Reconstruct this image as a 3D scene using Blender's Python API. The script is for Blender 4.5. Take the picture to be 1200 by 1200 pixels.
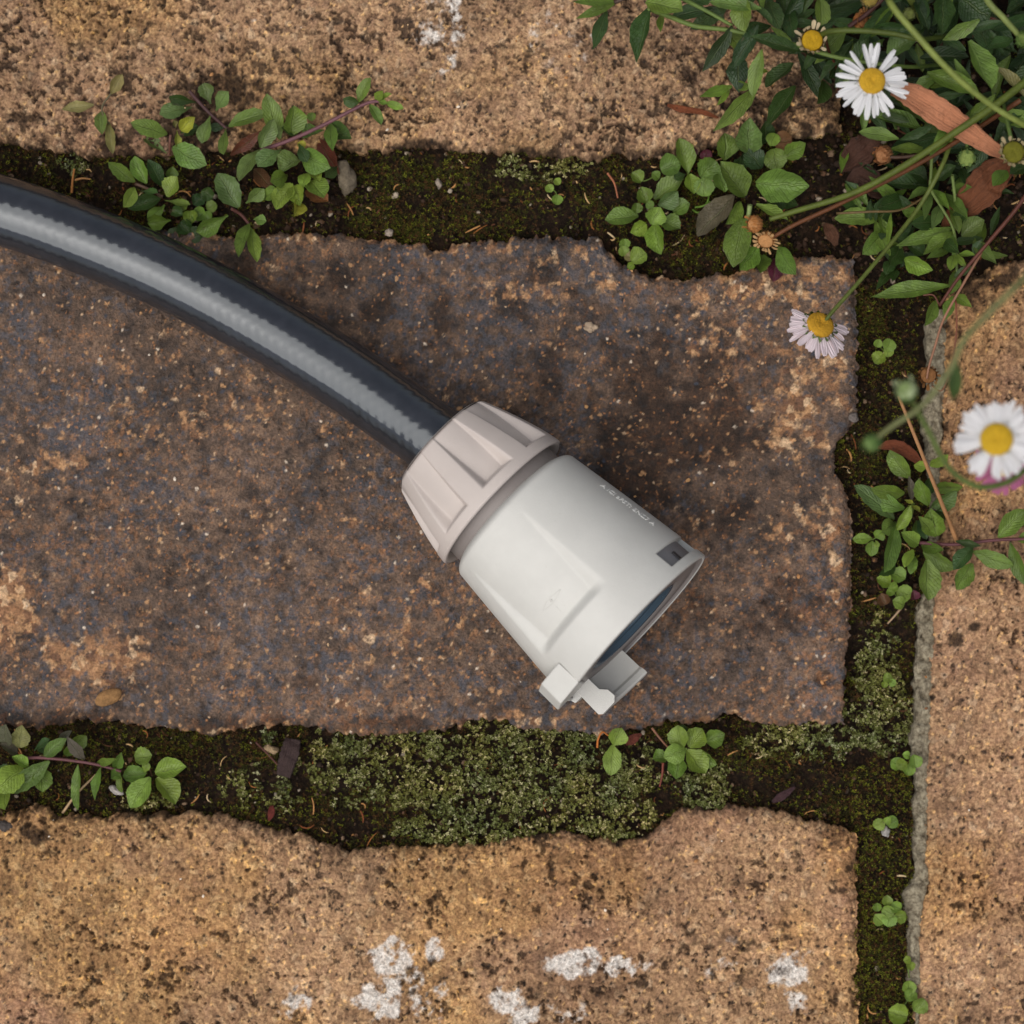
import bpy, math, random
import numpy as np
from mathutils import Vector, Matrix, Quaternion

for o in list(bpy.data.objects):
    bpy.data.objects.remove(o, do_unlink=True)
SC = bpy.context.scene
COL = SC.collection
R = math.radians
random.seed(7)
RNG = np.random.default_rng(7)

# ------------------------------------------------------------------ camera, sky, sun, exposure
FW = 0.21                      # width of paving in the frame (metres, at brick level)
S = FW / 1200.0
D = 0.60                       # camera height
CX, CY = 0.022, -0.022         # the camera hangs over the hose end
cam = bpy.data.cameras.new('camera')
cam.sensor_width = 36.0
cam.lens = 36.0 * D / FW
cam.shift_x = -CX / FW
cam.shift_y = -CY / FW
cam.clip_start = 0.02
cam.clip_end = 50.0
cam.dof.use_dof = True
cam.dof.focus_distance = D - 0.013
cam.dof.aperture_fstop = 12.0
camo = bpy.data.objects.new('camera', cam)
camo.location = (CX, CY, D)
COL.objects.link(camo)
SC.camera = camo

SUN_AZ, SUN_EL = R(226), R(68)      # azimuth clockwise from +Y
W = bpy.data.worlds.new('World'); SC.world = W; W.use_nodes = True
sky = W.node_tree.nodes.new('ShaderNodeTexSky')
sky.sky_type = 'NISHITA'; sky.sun_disc = False
sky.sun_elevation = SUN_EL; sky.sun_rotation = SUN_AZ
sky.dust_density = 3.0; sky.ozone_density = 0.6; sky.air_density = 1.0
bgn = W.node_tree.nodes['Background']
hsv = W.node_tree.nodes.new('ShaderNodeHueSaturation')      # thin cloud takes the blue out of the sky
hsv.inputs['Saturation'].default_value = 0.55
W.node_tree.links.new(sky.outputs[0], hsv.inputs['Color'])
W.node_tree.links.new(hsv.outputs[0], bgn.inputs[0])
bgn.inputs[1].default_value = 0.05
sl = bpy.data.lights.new('sun', 'SUN'); sl.energy = 1.5; sl.angle = R(80); sl.color = (1.0, 0.95, 0.88)
so = bpy.data.objects.new('sun', sl); COL.objects.link(so)
sdir = Vector((math.sin(SUN_AZ) * math.cos(SUN_EL), math.cos(SUN_AZ) * math.cos(SUN_EL), math.sin(SUN_EL)))
so.rotation_euler = (-sdir).to_track_quat('-Z', 'Y').to_euler()
so.location = sdir * 3
SC.view_settings.view_transform = 'Standard'
SC.view_settings.look = 'None'
SC.view_settings.gamma = 1.0
SC.view_settings.use_curve_mapping = False
SC.view_settings.exposure = 0.86
SC.render.engine = 'CYCLES'
SC.cycles.max_bounces = 5; SC.cycles.diffuse_bounces = 3; SC.cycles.glossy_bounces = 2; SC.cycles.transmission_bounces = 2; SC.cycles.transparent_max_bounces = 2

# ------------------------------------------------------------------ helpers
def P(px, py, z=0.0):
    """photo pixel at a height above the bricks (metres) -> world"""
    gx, gy = (px - 600) * S, (600 - py) * S
    f = (D - z) / D
    return Vector((CX + (gx - CX) * f, CY + (gy - CY) * f, z))

def hash2(ix, iy, k=0):
    h = (ix.astype(np.int64) * 374761393 + iy.astype(np.int64) * 668265263 + k * 974634777) & 0xFFFFFFFF
    h = ((h ^ (h >> 13)) * 1274126177) & 0xFFFFFFFF
    h = ((h ^ (h >> 16)) * 2246822519) & 0xFFFFFFFF
    return ((h ^ (h >> 15)) & 0xFFFFFF) / float(0xFFFFFF)

def vnoise(x, y, k=0):
    ix, iy = np.floor(x), np.floor(y)
    fx, fy = x - ix, y - iy
    fx = fx * fx * fx * (fx * (fx * 6 - 15) + 10); fy = fy * fy * fy * (fy * (fy * 6 - 15) + 10)
    a = hash2(ix, iy, k); b = hash2(ix + 1, iy, k); c = hash2(ix, iy + 1, k); d = hash2(ix + 1, iy + 1, k)
    return (a + (b - a) * fx) * (1 - fy) + (c + (d - c) * fx) * fy - 0.5

def fbm(x, y, k=0, o=4, g=0.5):
    s, a = 0, 1.0
    for i in range(o):
        s = s + a * vnoise(x * (2 ** i) + 17.3 * i, y * (2 ** i) - 9.1 * i, k + i); a *= g
    return s

def worley(x, y, k=0):
    ix, iy = np.floor(x), np.floor(y)
    f1 = np.full(x.shape, 9.0); f2 = np.full(x.shape, 9.0); cid = np.zeros(x.shape)
    for dx in (-1, 0, 1):
        for dy in (-1, 0, 1):
            cx, cy = ix + dx, iy + dy
            d = np.hypot(cx + hash2(cx, cy, k) - x, cy + hash2(cx, cy, k + 1) - y)
            h = hash2(cx, cy, k + 2)
            n = d < f1
            f2 = np.where(n, f1, np.minimum(f2, d)); cid = np.where(n, h, cid); f1 = np.where(n, d, f1)
    return f1, f2, cid

def sstep(a, b, x):
    t = np.clip((x - a) / (b - a), 0, 1)
    return t * t * (3 - 2 * t)

def mesh_np(name, v, quads=None, tris=None, smooth=True):
    me = bpy.data.meshes.new(name)
    v = np.asarray(v, dtype=np.float32).reshape(-1, 3)
    me.vertices.add(len(v)); me.vertices.foreach_set('co', v.ravel())
    li, st, n = [], [], 0
    if quads is not None and len(quads):
        q = np.asarray(quads, dtype=np.int32); li.append(q.ravel()); st.append(n + np.arange(len(q)) * 4); n += q.size
    if tris is not None and len(tris):
        t = np.asarray(tris, dtype=np.int32); li.append(t.ravel()); st.append(n + np.arange(len(t)) * 3); n += t.size
    li = np.concatenate(li); st = np.concatenate(st).astype(np.int32)
    me.loops.add(len(li)); me.loops.foreach_set('vertex_index', li)
    me.polygons.add(len(st)); me.polygons.foreach_set('loop_start', st)
    me.update(calc_edges=True); me.validate()
    me.polygons.foreach_set('use_smooth', np.full(len(me.polygons), smooth, dtype=bool))
    return me

def attr(me, name, val):
    a = me.attributes.new(name, 'FLOAT', 'POINT'); a.data.foreach_set('value', np.asarray(val, dtype=np.float32).ravel())

def cattr(me, name, val):
    a = me.attributes.new(name, 'FLOAT_COLOR', 'POINT')
    c = np.ones((len(val), 4), dtype=np.float32); c[:, :3] = val
    a.data.foreach_set('color', c.ravel())

def grid_quads(nu, nv, wrap_v=False):
    i = np.arange(nu - 1)[:, None]
    j = np.arange(nv if wrap_v else nv - 1)[None, :]
    j2 = (j + 1) % nv
    return np.stack([i * nv + j, (i + 1) * nv + j, (i + 1) * nv + j2, i * nv + j2], -1).reshape(-1, 4)

def obj(name, me, mat, parent=None, loc=None):
    o = bpy.data.objects.new(name, me); COL.objects.link(o)
    if me is not None and mat is not None and not me.materials:
        me.materials.append(mat)
    if parent is not None:
        o.parent = parent
        o.matrix_parent_inverse = Matrix.Translation(-parent.location) if parent.parent is None else Matrix()
    if loc is not None: o.location = loc
    return o

def tag(o, label=None, cat=None, group=None, kind=None):
    if label: o['label'] = label
    if cat: o['category'] = cat
    if group: o['group'] = group
    if kind: o['kind'] = kind
    return o

def thing(name, label, cat, loc, group=None):
    o = bpy.data.objects.new(name, None); COL.objects.link(o); o.location = loc
    o.empty_display_size = 0.01
    return tag(o, label, cat, group)

def recentre(o):
    """put the origin of a world-space mesh at its base"""
    me = o.data; n = len(me.vertices); c = np.empty(n * 3, dtype=np.float32); me.vertices.foreach_get('co', c)
    c = c.reshape(-1, 3); m = np.array([(c[:, 0].min() + c[:, 0].max()) / 2, (c[:, 1].min() + c[:, 1].max()) / 2, c[:, 2].min()])
    me.vertices.foreach_set('co', (c - m).astype(np.float32).ravel()); me.update()
    o.location = Vector(m)
    return o

# ------------------------------------------------------------------ materials
class NT:
    def __init__(s, name):
        s.m = bpy.data.materials.new(name); s.m.use_nodes = True
        s.t = s.m.node_tree; s.b = s.t.nodes['Principled BSDF']; s.out = s.t.nodes['Material Output']
    def n(s, typ, ins=None, **kw):
        nd = s.t.nodes.new('ShaderNode' + typ)
        for k, v in kw.items(): setattr(nd, k, v)
        for k, v in (ins or {}).items(): s.set(nd.inputs[k], v)
        return nd
    def set(s, sock, v):
        if isinstance(v, bpy.types.NodeSocket): s.t.links.new(v, sock)
        elif isinstance(v, bpy.types.Node): s.t.links.new(v.outputs[0], sock)
        else: sock.default_value = v
    def math(s, op, a, b=0.0, clamp=False):
        nd = s.n('Math', {0: a, 1: b}, operation=op, use_clamp=clamp); return nd.outputs[0]
    def mix(s, f, a, b, mode='MIX'):
        nd = s.n('Mix', data_type='RGBA', blend_type=mode)
        s.set(nd.inputs[0], f); s.set(nd.inputs[6], c4(a)); s.set(nd.inputs[7], c4(b)); return nd.outputs[2]
    def ramp(s, f, stops, interp='LINEAR'):
        nd = s.n('ValToRGB', {0: f}); cr = nd.color_ramp; cr.interpolation = interp
        while len(cr.elements) < len(stops): cr.elements.new(0.5)
        for e, (p, c) in zip(cr.elements, stops): e.position = p; e.color = c4(c)
        return nd.outputs[0]
    def step(s, x, a, b):
        return s.n('MapRange', {0: x, 1: a, 2: b, 3: 0.0, 4: 1.0}, interpolation_type='SMOOTHSTEP').outputs[0]
    def noise(s, vec, scale, detail=3.0, rough=0.55, dist=0.0):
        return s.n('TexNoise', {'Vector': vec, 'Scale': scale, 'Detail': detail, 'Roughness': rough, 'Distortion': dist}).outputs[0]
    def vor(s, vec, scale, feature='F1', rnd=1.0):
        return s.n('TexVoronoi', {'Vector': vec, 'Scale': scale, 'Randomness': rnd}, feature=feature)
    def mm(s):
        return s.n('VectorMath', {0: s.n('NewGeometry').outputs['Position'], 1: (1000, 1000, 1000)}, operation='MULTIPLY').outputs[0]
    def attr(s, name):
        return s.n('Attribute', attribute_name=name).outputs['Fac']
    def bump(s, h, dist, strength=1.0):
        return s.n('Bump', {'Height': h, 'Distance': dist, 'Strength': strength}).outputs[0]
    def fin(s, **kw):
        for k, v in kw.items():
            s.set(s.b.inputs[k.replace('_', ' ')], c4(v) if k == 'Base_Color' else v)
        return s.m

def c4(c):
    if isinstance(c, (tuple, list)) and len(c) == 3: return (c[0], c[1], c[2], 1.0)
    return c

def srgb(r, g, b):
    f = lambda v: (v / 255 / 12.92) if v <= 10 else ((v / 255 + 0.055) / 1.055) ** 2.4
    return (f(r), f(g), f(b))

def mat_brick(name, rough, spec, bump, fine):
    """grain colours come with the grains; noise adds the sub-grain mottling and relief"""
    t = NT(name); p = t.mm(); a = t.n('Attribute', attribute_name='Col').outputs['Color']
    n = t.noise(p, fine, 3, 0.65)
    k = t.n('MapRange', {0: n, 1: 0.25, 2: 0.75, 3: 0.5, 4: 1.5}).outputs[0]
    c = t.n('VectorMath', {0: a, 1: t.n('CombineXYZ', {0: k, 1: k, 2: k}).outputs[0]}, operation='MULTIPLY').outputs[0]
    return t.fin(Base_Color=c, Roughness=rough, Normal=t.bump(n, bump, 0.8), Specular_IOR_Level=spec)

def mat_noise(name, stops, scale, rough=0.9, bump=0.0003, bscale=3.0, spec=0.3):
    t = NT(name); p = t.mm(); n = t.noise(p, scale, 6, 0.7)
    return t.fin(Base_Color=t.ramp(n, stops), Roughness=rough, Normal=t.bump(t.noise(p, bscale, 5, 0.7), bump), Specular_IOR_Level=spec)

def mat_vcol(name, rough=0.8, trans=0.0):
    t = NT(name); a = t.n('Attribute', attribute_name='Col').outputs['Color']
    t.fin(Base_Color=a, Roughness=rough, Specular_IOR_Level=0.2)
    if trans:
        tr = t.n('BsdfTranslucent', {0: a}); mx = t.n('MixShader', {0: trans, 1: t.b.outputs[0], 2: tr.outputs[0]})
        t.t.links.new(mx.outputs[0], t.out.inputs[0])
    return t.m

def mat_leaf():
    t = NT('leaf'); oi = t.n('ObjectInfo'); base = oi.outputs['Color']
    uv = t.n('UVMap').outputs[0]; sx = t.n('SeparateXYZ', {0: uv}).outputs
    geo = t.mm()
    mo = t.noise(geo, 0.35, 4, 0.6)
    c = t.mix(t.step(mo, 0.35, 0.7), t.mix(0.35, base, (0, 0, 0), 'MIX'), base)
    au = t.math('ABSOLUTE', t.math('SUBTRACT', sx[0], 0.5))
    rib = t.step(au, 0.055, 0.015)
    c = t.mix(t.math('MULTIPLY', rib, 0.32), c, t.mix(0.5, base, (0.22, 0.26, 0.11)))
    # side veins run forward from the midrib
    ph = t.math('ADD', t.math('MULTIPLY', sx[1], 9.0), t.math('MULTIPLY', au, -7.0))
    vein = t.math('ABSOLUTE', t.math('SUBTRACT', t.math('FRACT', ph), 0.5))
    c = t.mix(t.math('MULTIPLY', t.step(vein, 0.12, 0.0), 0.045), c, (0.2, 0.26, 0.12))
    # dry or purple tip and rim on some leaves
    edge = t.math('ADD', t.math('MULTIPLY', au, 1.2), t.math('MULTIPLY', sx[1], 0.55))
    w = t.math('MULTIPLY', t.step(t.math('ADD', edge, t.math('MULTIPLY', t.math('SUBTRACT', t.noise(geo, 0.5, 4, 0.7), 0.5), 1.0)), 0.88, 1.1), t.step(oi.outputs['Random'], 0.45, 0.9))
    c = t.mix(t.math('MULTIPLY', w, 0.35), c, (0.07, 0.05, 0.035))
    sp = t.math('MULTIPLY', t.step(t.noise(geo, 0.9, 4, 0.65), 0.60, 0.70), t.step(oi.outputs['Random'], 0.2, 0.7))
    c = t.mix(t.math('MULTIPLY', sp, 0.55), c, (0.085, 0.06, 0.03))
    h = t.math('ADD', t.math('MULTIPLY', t.step(vein, 0.2, 0.0), -0.3), t.math('ADD', t.math('MULTIPLY', rib, -1.2), t.noise(geo, 1.6, 3)))
    nb = t.bump(h, 0.00035, 0.7)
    t.fin(Base_Color=c, Roughness=0.36, Specular_IOR_Level=0.45, Normal=nb)
    tr = t.n('BsdfTranslucent', {0: t.mix(0.5, c, (0.16, 0.22, 0.02)), 'Normal': nb})
    mx = t.n('MixShader', {0: 0.18, 1: t.b.outputs[0], 2: tr.outputs[0]})
    t.t.links.new(mx.outputs[0], t.out.inputs[0])
    return t.m

def mat_objcol(name, rough=0.6, mott=0.4, scale=0.6, bump=0.0002, spec=0.3, trans=0.0):
    t = NT(name); b = t.n('ObjectInfo').outputs['Color']; g = t.mm()
    n = t.noise(g, scale, 5, 0.7)
    c = t.mix(t.step(n, 0.3, 0.75), t.mix(mott, b, (0, 0, 0)), b)
    t.fin(Base_Color=c, Roughness=rough, Specular_IOR_Level=spec, Normal=t.bump(t.noise(g, scale * 4, 4, 0.7), bump))
    if trans:
        tr = t.n('BsdfTranslucent', {0: c}); mx = t.n('MixShader', {0: trans, 1: t.b.outputs[0], 2: tr.outputs[0]})
        t.t.links.new(mx.outputs[0], t.out.inputs[0])
    return t.m

def mat_petal():
    t = NT('petal'); b = t.n('ObjectInfo').outputs['Color']
    sx = t.n('SeparateXYZ', {0: t.n('UVMap').outputs[0]}).outputs
    h = t.math('SINE', t.math('MULTIPLY', sx[0], 19.0))
    t.fin(Base_Color=b, Roughness=0.6, Specular_IOR_Level=0.2, Normal=t.bump(h, 0.00012, 0.6))
    tr = t.n('BsdfTranslucent', {0: b}); mx = t.n('MixShader', {0: 0.3, 1: t.b.outputs[0], 2: tr.outputs[0]})
    t.t.links.new(mx.outputs[0], t.out.inputs[0])
    return t.m

def mat_plastic(name, col, rough, scuff=0.06, sss=0.0):
    t = NT(name); g = t.mm()
    n = t.noise(g, 0.12, 4, 0.6); f = t.noise(g, 5.0, 3, 0.6)
    c = t.mix(t.step(n, 0.35, 0.7), tuple(x * (1 - scuff) for x in col), col)
    sp = t.step(t.noise(g, 1.1, 5, 0.7), 0.67, 0.74)
    c = t.mix(t.math('MULTIPLY', sp, 0.35), c, srgb(120, 108, 96))
    t.fin(Base_Color=c, Roughness=t.n('MapRange', {0: n, 3: rough - 0.06, 4: rough + 0.08}).outputs[0], Specular_IOR_Level=0.4,
          Normal=t.bump(t.math('ADD', f, t.math('MULTIPLY', t.noise(g, 0.5, 4, 0.7), 0.8)), 0.00009, 0.6))
    return t.m

def mat_hose():
    t = NT('hose_rubber'); g = t.mm()
    n = t.noise(g, 0.25, 5, 0.65)
    c = t.mix(t.step(n, 0.3, 0.75), srgb(34, 35, 39), srgb(44, 45, 50))
    ru = t.n('MapRange', {0: t.noise(g, 0.9, 5, 0.7), 3: 0.10, 4: 0.17}).outputs[0]
    return t.fin(Base_Color=c, Roughness=ru, Specular_IOR_Level=1.0, Specular_Tint=(0.88, 0.95, 1.0, 1.0), Normal=t.bump(t.noise(g, 3.0, 3), 0.00003, 0.5))

M = {}
M['sandy'] = mat_brick('sandy_brick', 0.9, 0.25, 0.0009, 1.9)
M['dark'] = mat_brick('burnt_brick', 0.6, 0.4, 0.0007, 2.2)
M['soil'] = mat_noise('soil', [(0.3, srgb(18, 13, 10)), (0.5, srgb(34, 25, 18)), (0.7, srgb(62, 45, 32))], 0.6, 0.95, 0.0008, 1.5, 0.15)
M['mortar'] = mat_noise('mortar', [(0.30, srgb(62, 54, 42)), (0.42, srgb(120, 110, 92)), (0.56, srgb(158, 148, 126)), (0.75, srgb(186, 176, 154))], 0.8, 0.95, 0.0006, 2.0, 0.2)
M['moss'] = mat_vcol('moss', 0.75, 0.15)
M['lichen'] = mat_vcol('lichen', 0.85)
M['litter'] = mat_vcol('litter', 0.8)
M['leaf'] = mat_leaf()
M['stem'] = mat_objcol('stem', 0.5, 0.35, 0.3)
M['petal'] = mat_petal()
M['disc'] = mat_objcol('flower_disc', 0.7, 0.25, 1.2, 0.0003)
def mat_dry():
    t = NT('dry_leaf'); b = t.n('ObjectInfo').outputs['Color']; g = t.mm()
    sx = t.n('SeparateXYZ', {0: t.n('UVMap').outputs[0]}).outputs
    v = t.n('CombineXYZ', {0: t.math('MULTIPLY', sx[0], 16.0), 1: t.math('MULTIPLY', sx[1], 2.5), 2: 0.0}).outputs[0]
    st = t.noise(v, 1.0, 4, 0.6); n = t.noise(g, 0.4, 5, 0.7)
    c = t.mix(t.step(st, 0.35, 0.65), t.mix(0.30, b, (0, 0, 0)), b)
    c = t.mix(t.math('MULTIPLY', t.step(n, 0.52, 0.7), 0.5), c, t.mix(0.6, b, (0.03, 0.018, 0.01)))
    c = t.mix(t.math('MULTIPLY', t.step(t.noise(g, 1.1, 4, 0.7), 0.62, 0.7), 0.8), c, (0.03, 0.02, 0.015))
    return t.fin(Base_Color=c, Roughness=0.7, Specular_IOR_Level=0.3, Normal=t.bump(t.math('ADD', st, t.math('MULTIPLY', n, 1.5)), 0.0007, 0.8))
M['dry'] = mat_dry()
M['stone'] = mat_objcol('stone', 0.75, 0.5, 0.8, 0.0005)
M['body'] = mat_plastic('pale_grey_plastic', srgb(197, 196, 191), 0.42)
M['nut'] = mat_plastic('warm_grey_plastic', srgb(188, 178, 172), 0.34)
M['innerplastic'] = mat_plastic('mid_grey_plastic', srgb(128, 121, 118), 0.4)
M['slot'] = mat_plastic('steel_grey_plastic', srgb(122, 122, 126), 0.35)
M['seal'] = mat_plastic('blue_rubber', srgb(58, 76, 90), 0.25)
M['hose'] = mat_hose()

# ------------------------------------------------------------------ the paving: outlines from the photo (pixels)
def poly(pts):
    x = np.array([p[0] for p in pts], float); y = np.array([p[1] for p in pts], float)
    return lambda q: np.interp(q, x, y)

top_lo = poly([(-300, 168), (0, 166), (60, 175), (120, 184), (200, 178), (260, 172), (330, 178), (400, 170), (430, 175), (520, 170), (560, 176), (600, 174), (640, 181), (700, 184), (720, 178), (760, 179), (800, 178), (850, 168), (900, 160), (960, 155), (1010, 150)])
mid_hi = poly([(-300, 262), (0, 262), (200, 268), (260, 276), (300, 274), (400, 275), (450, 281), (520, 290), (540, 284), (580, 279), (640, 275), (700, 280), (730, 308), (760, 322), (800, 327), (860, 320), (900, 306), (940, 298), (1010, 302)])
mid_lo = poly([(-300, 848), (0, 851), (60, 853), (100, 842), (130, 845), (170, 850), (240, 860), (300, 851), (340, 850), (380, 858), (450, 861), (520, 858), (548, 846), (590, 846), (620, 854), (700, 862), (740, 858), (780, 846), (830, 843), (858, 834), (880, 846), (910, 850), (960, 847), (1010, 850)])
mid_rt = poly([(260, 996), (300, 1000), (340, 1003), (400, 1006), (480, 1003), (505, 986), (520, 979), (545, 982), (566, 992), (590, 996), (700, 998), (790, 993), (850, 990)])
bot_hi = poly([(-300, 955), (0, 956), (30, 950), (50, 950), (64, 958), (150, 954), (220, 955), (265, 956), (300, 966), (350, 978), (400, 997), (430, 990), (470, 992), (520, 990), (560, 992), (600, 984), (660, 978), (690, 984), (740, 990), (770, 972), (800, 951), (860, 945), (910, 952), (950, 962), (1005, 973)])
bot_rt = poly([(940, 1000), (972, 1003), (1100, 1004), (1200, 1004), (1600, 1005)])
rgt_lf = poly([(250, 1120), (320, 1112), (380, 1108), (440, 1106), (540, 1100), (600, 1098), (700, 1094), (760, 1092), (840, 1088), (960, 1085), (1000, 1083), (1024, 1088), (1060, 1079), (1100, 1076), (1150, 1075), (1200, 1073), (1600, 1070)])
rgt_hi = poly([(1060, 352), (1110, 344), (1150, 318), (1200, 302), (1300, 300), (1720, 300)])

def axis_fine(lo, hi, flo, fhi, fine, coarse):
    a = np.arange(lo, flo, coarse) if lo < flo else np.array([])
    b = np.arange(max(lo, flo), min(hi, fhi), fine)
    c = np.arange(min(hi, fhi), hi, coarse) if hi > fhi else np.array([])
    return np.unique(np.concatenate([a, b, c, [hi]]))

FINE = 1.35      # pixels
def lin(*c): return np.array(srgb(*c))
def pal(v, stops):
    xs = [p_ for p_, c_ in stops]; cs = np.array([srgb(*c_) for p_, c_ in stops])
    return np.stack([np.interp(v, xs, cs[:, k]) for k in range(3)], -1)
def lerp(c, d, f): return c + (np.asarray(d) - c) * np.asarray(f)[..., None]

def brick(name, x0, x1, y0, y1, ytop, ybot, xleft, xright, seed, kind, masks, mat):
    """heightfield brick between four ragged outlines; pixel space, y down"""
    gx = axis_fine(x0, x1, -60, 1260, FINE, 8.0); gy = axis_fine(y0, y1, -60, 1260, FINE, 8.0)
    u = (gx - x0) / (x1 - x0); v = (gy - y0) / (y1 - y0)
    U, V = np.meshgrid(u, v, indexing='ij')
    YN = y0 + V * (y1 - y0)
    XL, XR = xleft(YN), xright(YN)
    X = XL + (XR - XL) * U
    YT, YB = ytop(X), ybot(X)
    jag = lambda c, k: 6.0 * fbm(c / 9.0, np.full_like(c, k * 3.1), seed + k, 4, 0.65) + 5.0 * fbm(c / 38.0, np.full_like(c, k * 7.7), seed + k + 9, 2)
    YT = YT + jag(X, 1); YB = YB + jag(X, 2)
    X = X + jag(YN, 3) * np.where(U < 0.5, (1 - U) ** 40, 0) + jag(YN, 4) * np.where(U > 0.5, U ** 40, 0)
    Y = YT + (YB - YT) * V
    mmx, mmy = X * S * 1000, Y * S * 1000
    d = np.minimum(np.minimum((X - XL), (XR - X)), np.minimum(Y - YT, YB - Y)) * S * 1000      # mm to the edge
    d = np.maximum(d, 0)
    mk = {k: (masks[k](X, Y) if masks.get(k) else np.zeros_like(X)) for k in ('white', 'dirt', 'dark', 'sand', 'rough', 'gold')}
    wx = mmx + 0.5 * vnoise(mmx * 0.8, mmy * 0.8, seed + 20); wy = mmy + 0.5 * vnoise(mmx * 0.8, mmy * 0.8, seed + 21)
    if kind == 'sandy':
        f1, f2, cid = worley(wx / 1.35, wy / 1.35, seed)
        g1, g2, gid = worley(wx / 0.66 + 9, wy / 0.66, seed + 5)
        big = fbm(mmx / 9, mmy / 9, seed + 8, 4)
        rough = np.clip(0.85 + 1.1 * vnoise(mmx / 14, mmy / 14, seed + 11), 0.4, 1.35)
        pit = fbm(mmx / 1.45, mmy / 1.45, seed + 13, 5, 0.62) + 0.5 * fbm(mmx / 6, mmy / 6, seed + 14, 3)
        pit2 = fbm(mmx / 0.7, mmy / 0.7, seed + 17, 3, 0.6)
        plo, phi_, tint = masks.get('look', (0.20, 0.44, (1, 1, 1)))
        pa = sstep(plo, phi_, pit * (0.7 + 0.3 * rough)); pb = sstep(plo + .02, phi_ + .02, pit2)
        h = 0.6 * big + rough * (0.62 * np.clip((f2 - f1) * 1.6, 0, 1) * (0.3 + 0.9 * cid) + 0.26 * np.clip((g2 - g1) * 1.6, 0, 1) * gid)
        h = h - 0.95 * rough * pa - 0.3 * pb - 0.4
        C = pal(cid, [(0, (128, 92, 64)), (0.2, (158, 118, 82)), (0.45, (182, 140, 98)), (0.65, (164, 124, 94)), (0.88, (198, 158, 114)), (1, (208, 176, 140))])
        C = lerp(C, pal(gid, [(0, (96, 70, 52)), (0.25, (146, 110, 78)), (0.7, (178, 138, 98)), (0.95, (206, 166, 116)), (1, (232, 188, 122))]), np.full_like(X, 0.5))
        tone = fbm(mmx / 30, mmy / 30, seed + 40, 3)
        C = lerp(C, C * np.array([0.86, 0.80, 0.86]), sstep(-0.1, 0.45, tone))
        C = lerp(C, lin(96, 70, 52), 0.40 * sstep(0.12, 0.6, fbm(mmx / 5.5, mmy / 5.5, seed + 42, 4)))
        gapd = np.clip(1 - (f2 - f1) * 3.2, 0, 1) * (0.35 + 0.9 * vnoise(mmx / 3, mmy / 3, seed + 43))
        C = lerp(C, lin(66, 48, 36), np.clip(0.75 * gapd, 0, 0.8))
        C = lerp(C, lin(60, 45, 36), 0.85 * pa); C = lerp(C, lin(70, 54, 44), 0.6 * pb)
        C = lerp(C, lin(222, 172, 104), 0.8 * ((gid > 0.965) & (g1 < 0.42)))
        C = lerp(C, lin(44, 38, 34), 0.85 * ((gid < 0.05) & (g1 < 0.45)))
        C = lerp(C, C.mean(axis=-1, keepdims=True) * np.array([1.12, 0.98, 0.84]), np.full_like(X, 0.20)) * 1.12 * np.array(tint)
        gold = sstep(0.0, 0.5, fbm(mmx / 22, mmy / 22, seed + 49, 3) + mk['gold'])
        C = lerp(C, C * np.array([1.07, 1.02, 0.82]), gold)
        C = C * (1 + 0.35 * fbm(mmx / 16, mmy / 16, seed + 48, 3))[..., None]
        w = sstep(0.0, 0.12, mk['white']) * sstep(0.34, 0.74, mk['white'] + 0.8 * fbm(mmx / 2.6, mmy / 2.6, seed + 45, 5, 0.62) - 0.30 * pa)
        C = lerp(C, pal(gid, [(0, (206, 196, 186)), (1, (238, 234, 228))]), 0.86 * w)
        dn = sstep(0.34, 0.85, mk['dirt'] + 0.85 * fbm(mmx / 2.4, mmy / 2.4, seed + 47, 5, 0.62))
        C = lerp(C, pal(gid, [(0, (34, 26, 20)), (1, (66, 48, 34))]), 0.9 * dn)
        bw, bd = 2.6, 1.7
    else:
        big = fbm(mmx / 13, mmy / 13, seed + 8, 4)
        f1, f2, cid = worley(wx / 1.6, wy / 1.6, seed)
        pit = fbm(mmx / 1.6, mmy / 1.6, seed + 13, 4)
        fine = fbm(mmx / 0.8, mmy / 0.8, seed + 15, 3)
        rq = mk['rough']
        h = 0.35 * big + 0.14 * fine + 0.18 * sstep(0.3, 0.6, fine) + 0.20 * np.where(cid > 0.86, np.clip(0.42 - f1, 0, 1) * 2.2, 0)
        h = h - 0.5 * sstep(0.5, 0.8, pit) - 0.05 + rq * (0.6 * np.clip((f2 - f1) * 1.5, 0, 1) * cid - 0.35)
        n1 = fbm(mmx / 2.2, mmy / 2.2, seed + 50, 6, 0.68)
        C = pal(n1, [(-0.6, (62, 50, 43)), (-0.2, (84, 68, 57)), (0.1, (98, 79, 66)), (0.6, (118, 94, 76))])
        nb = fbm(mmx / 1.3, mmy / 1.3, seed + 52, 5, 0.62) + 0.55 * fbm(mmx / 17, mmy / 17, seed + 53, 2)
        C = lerp(C, lin(72, 76, 85), 0.62 * sstep(0.05, 0.35, nb))
        no = fbm(mmx / 1.0, mmy / 1.0, seed + 54, 5, 0.66) + 0.5 * fbm(mmx / 19, mmy / 19, seed + 55, 2)
        C = lerp(C, lin(146, 100, 64), 0.55 * sstep(0.26, 0.55, no))
        C = lerp(C, lin(42, 33, 29), 0.6 * sstep(0.56, 0.76, pit))
        C = C * (1 + 0.6 * fbm(mmx / 18, mmy / 20, seed + 56, 4))[..., None]
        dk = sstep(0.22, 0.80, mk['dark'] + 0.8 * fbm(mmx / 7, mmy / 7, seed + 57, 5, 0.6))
        C = lerp(C, C * np.array([0.40, 0.33, 0.27]), dk)
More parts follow.
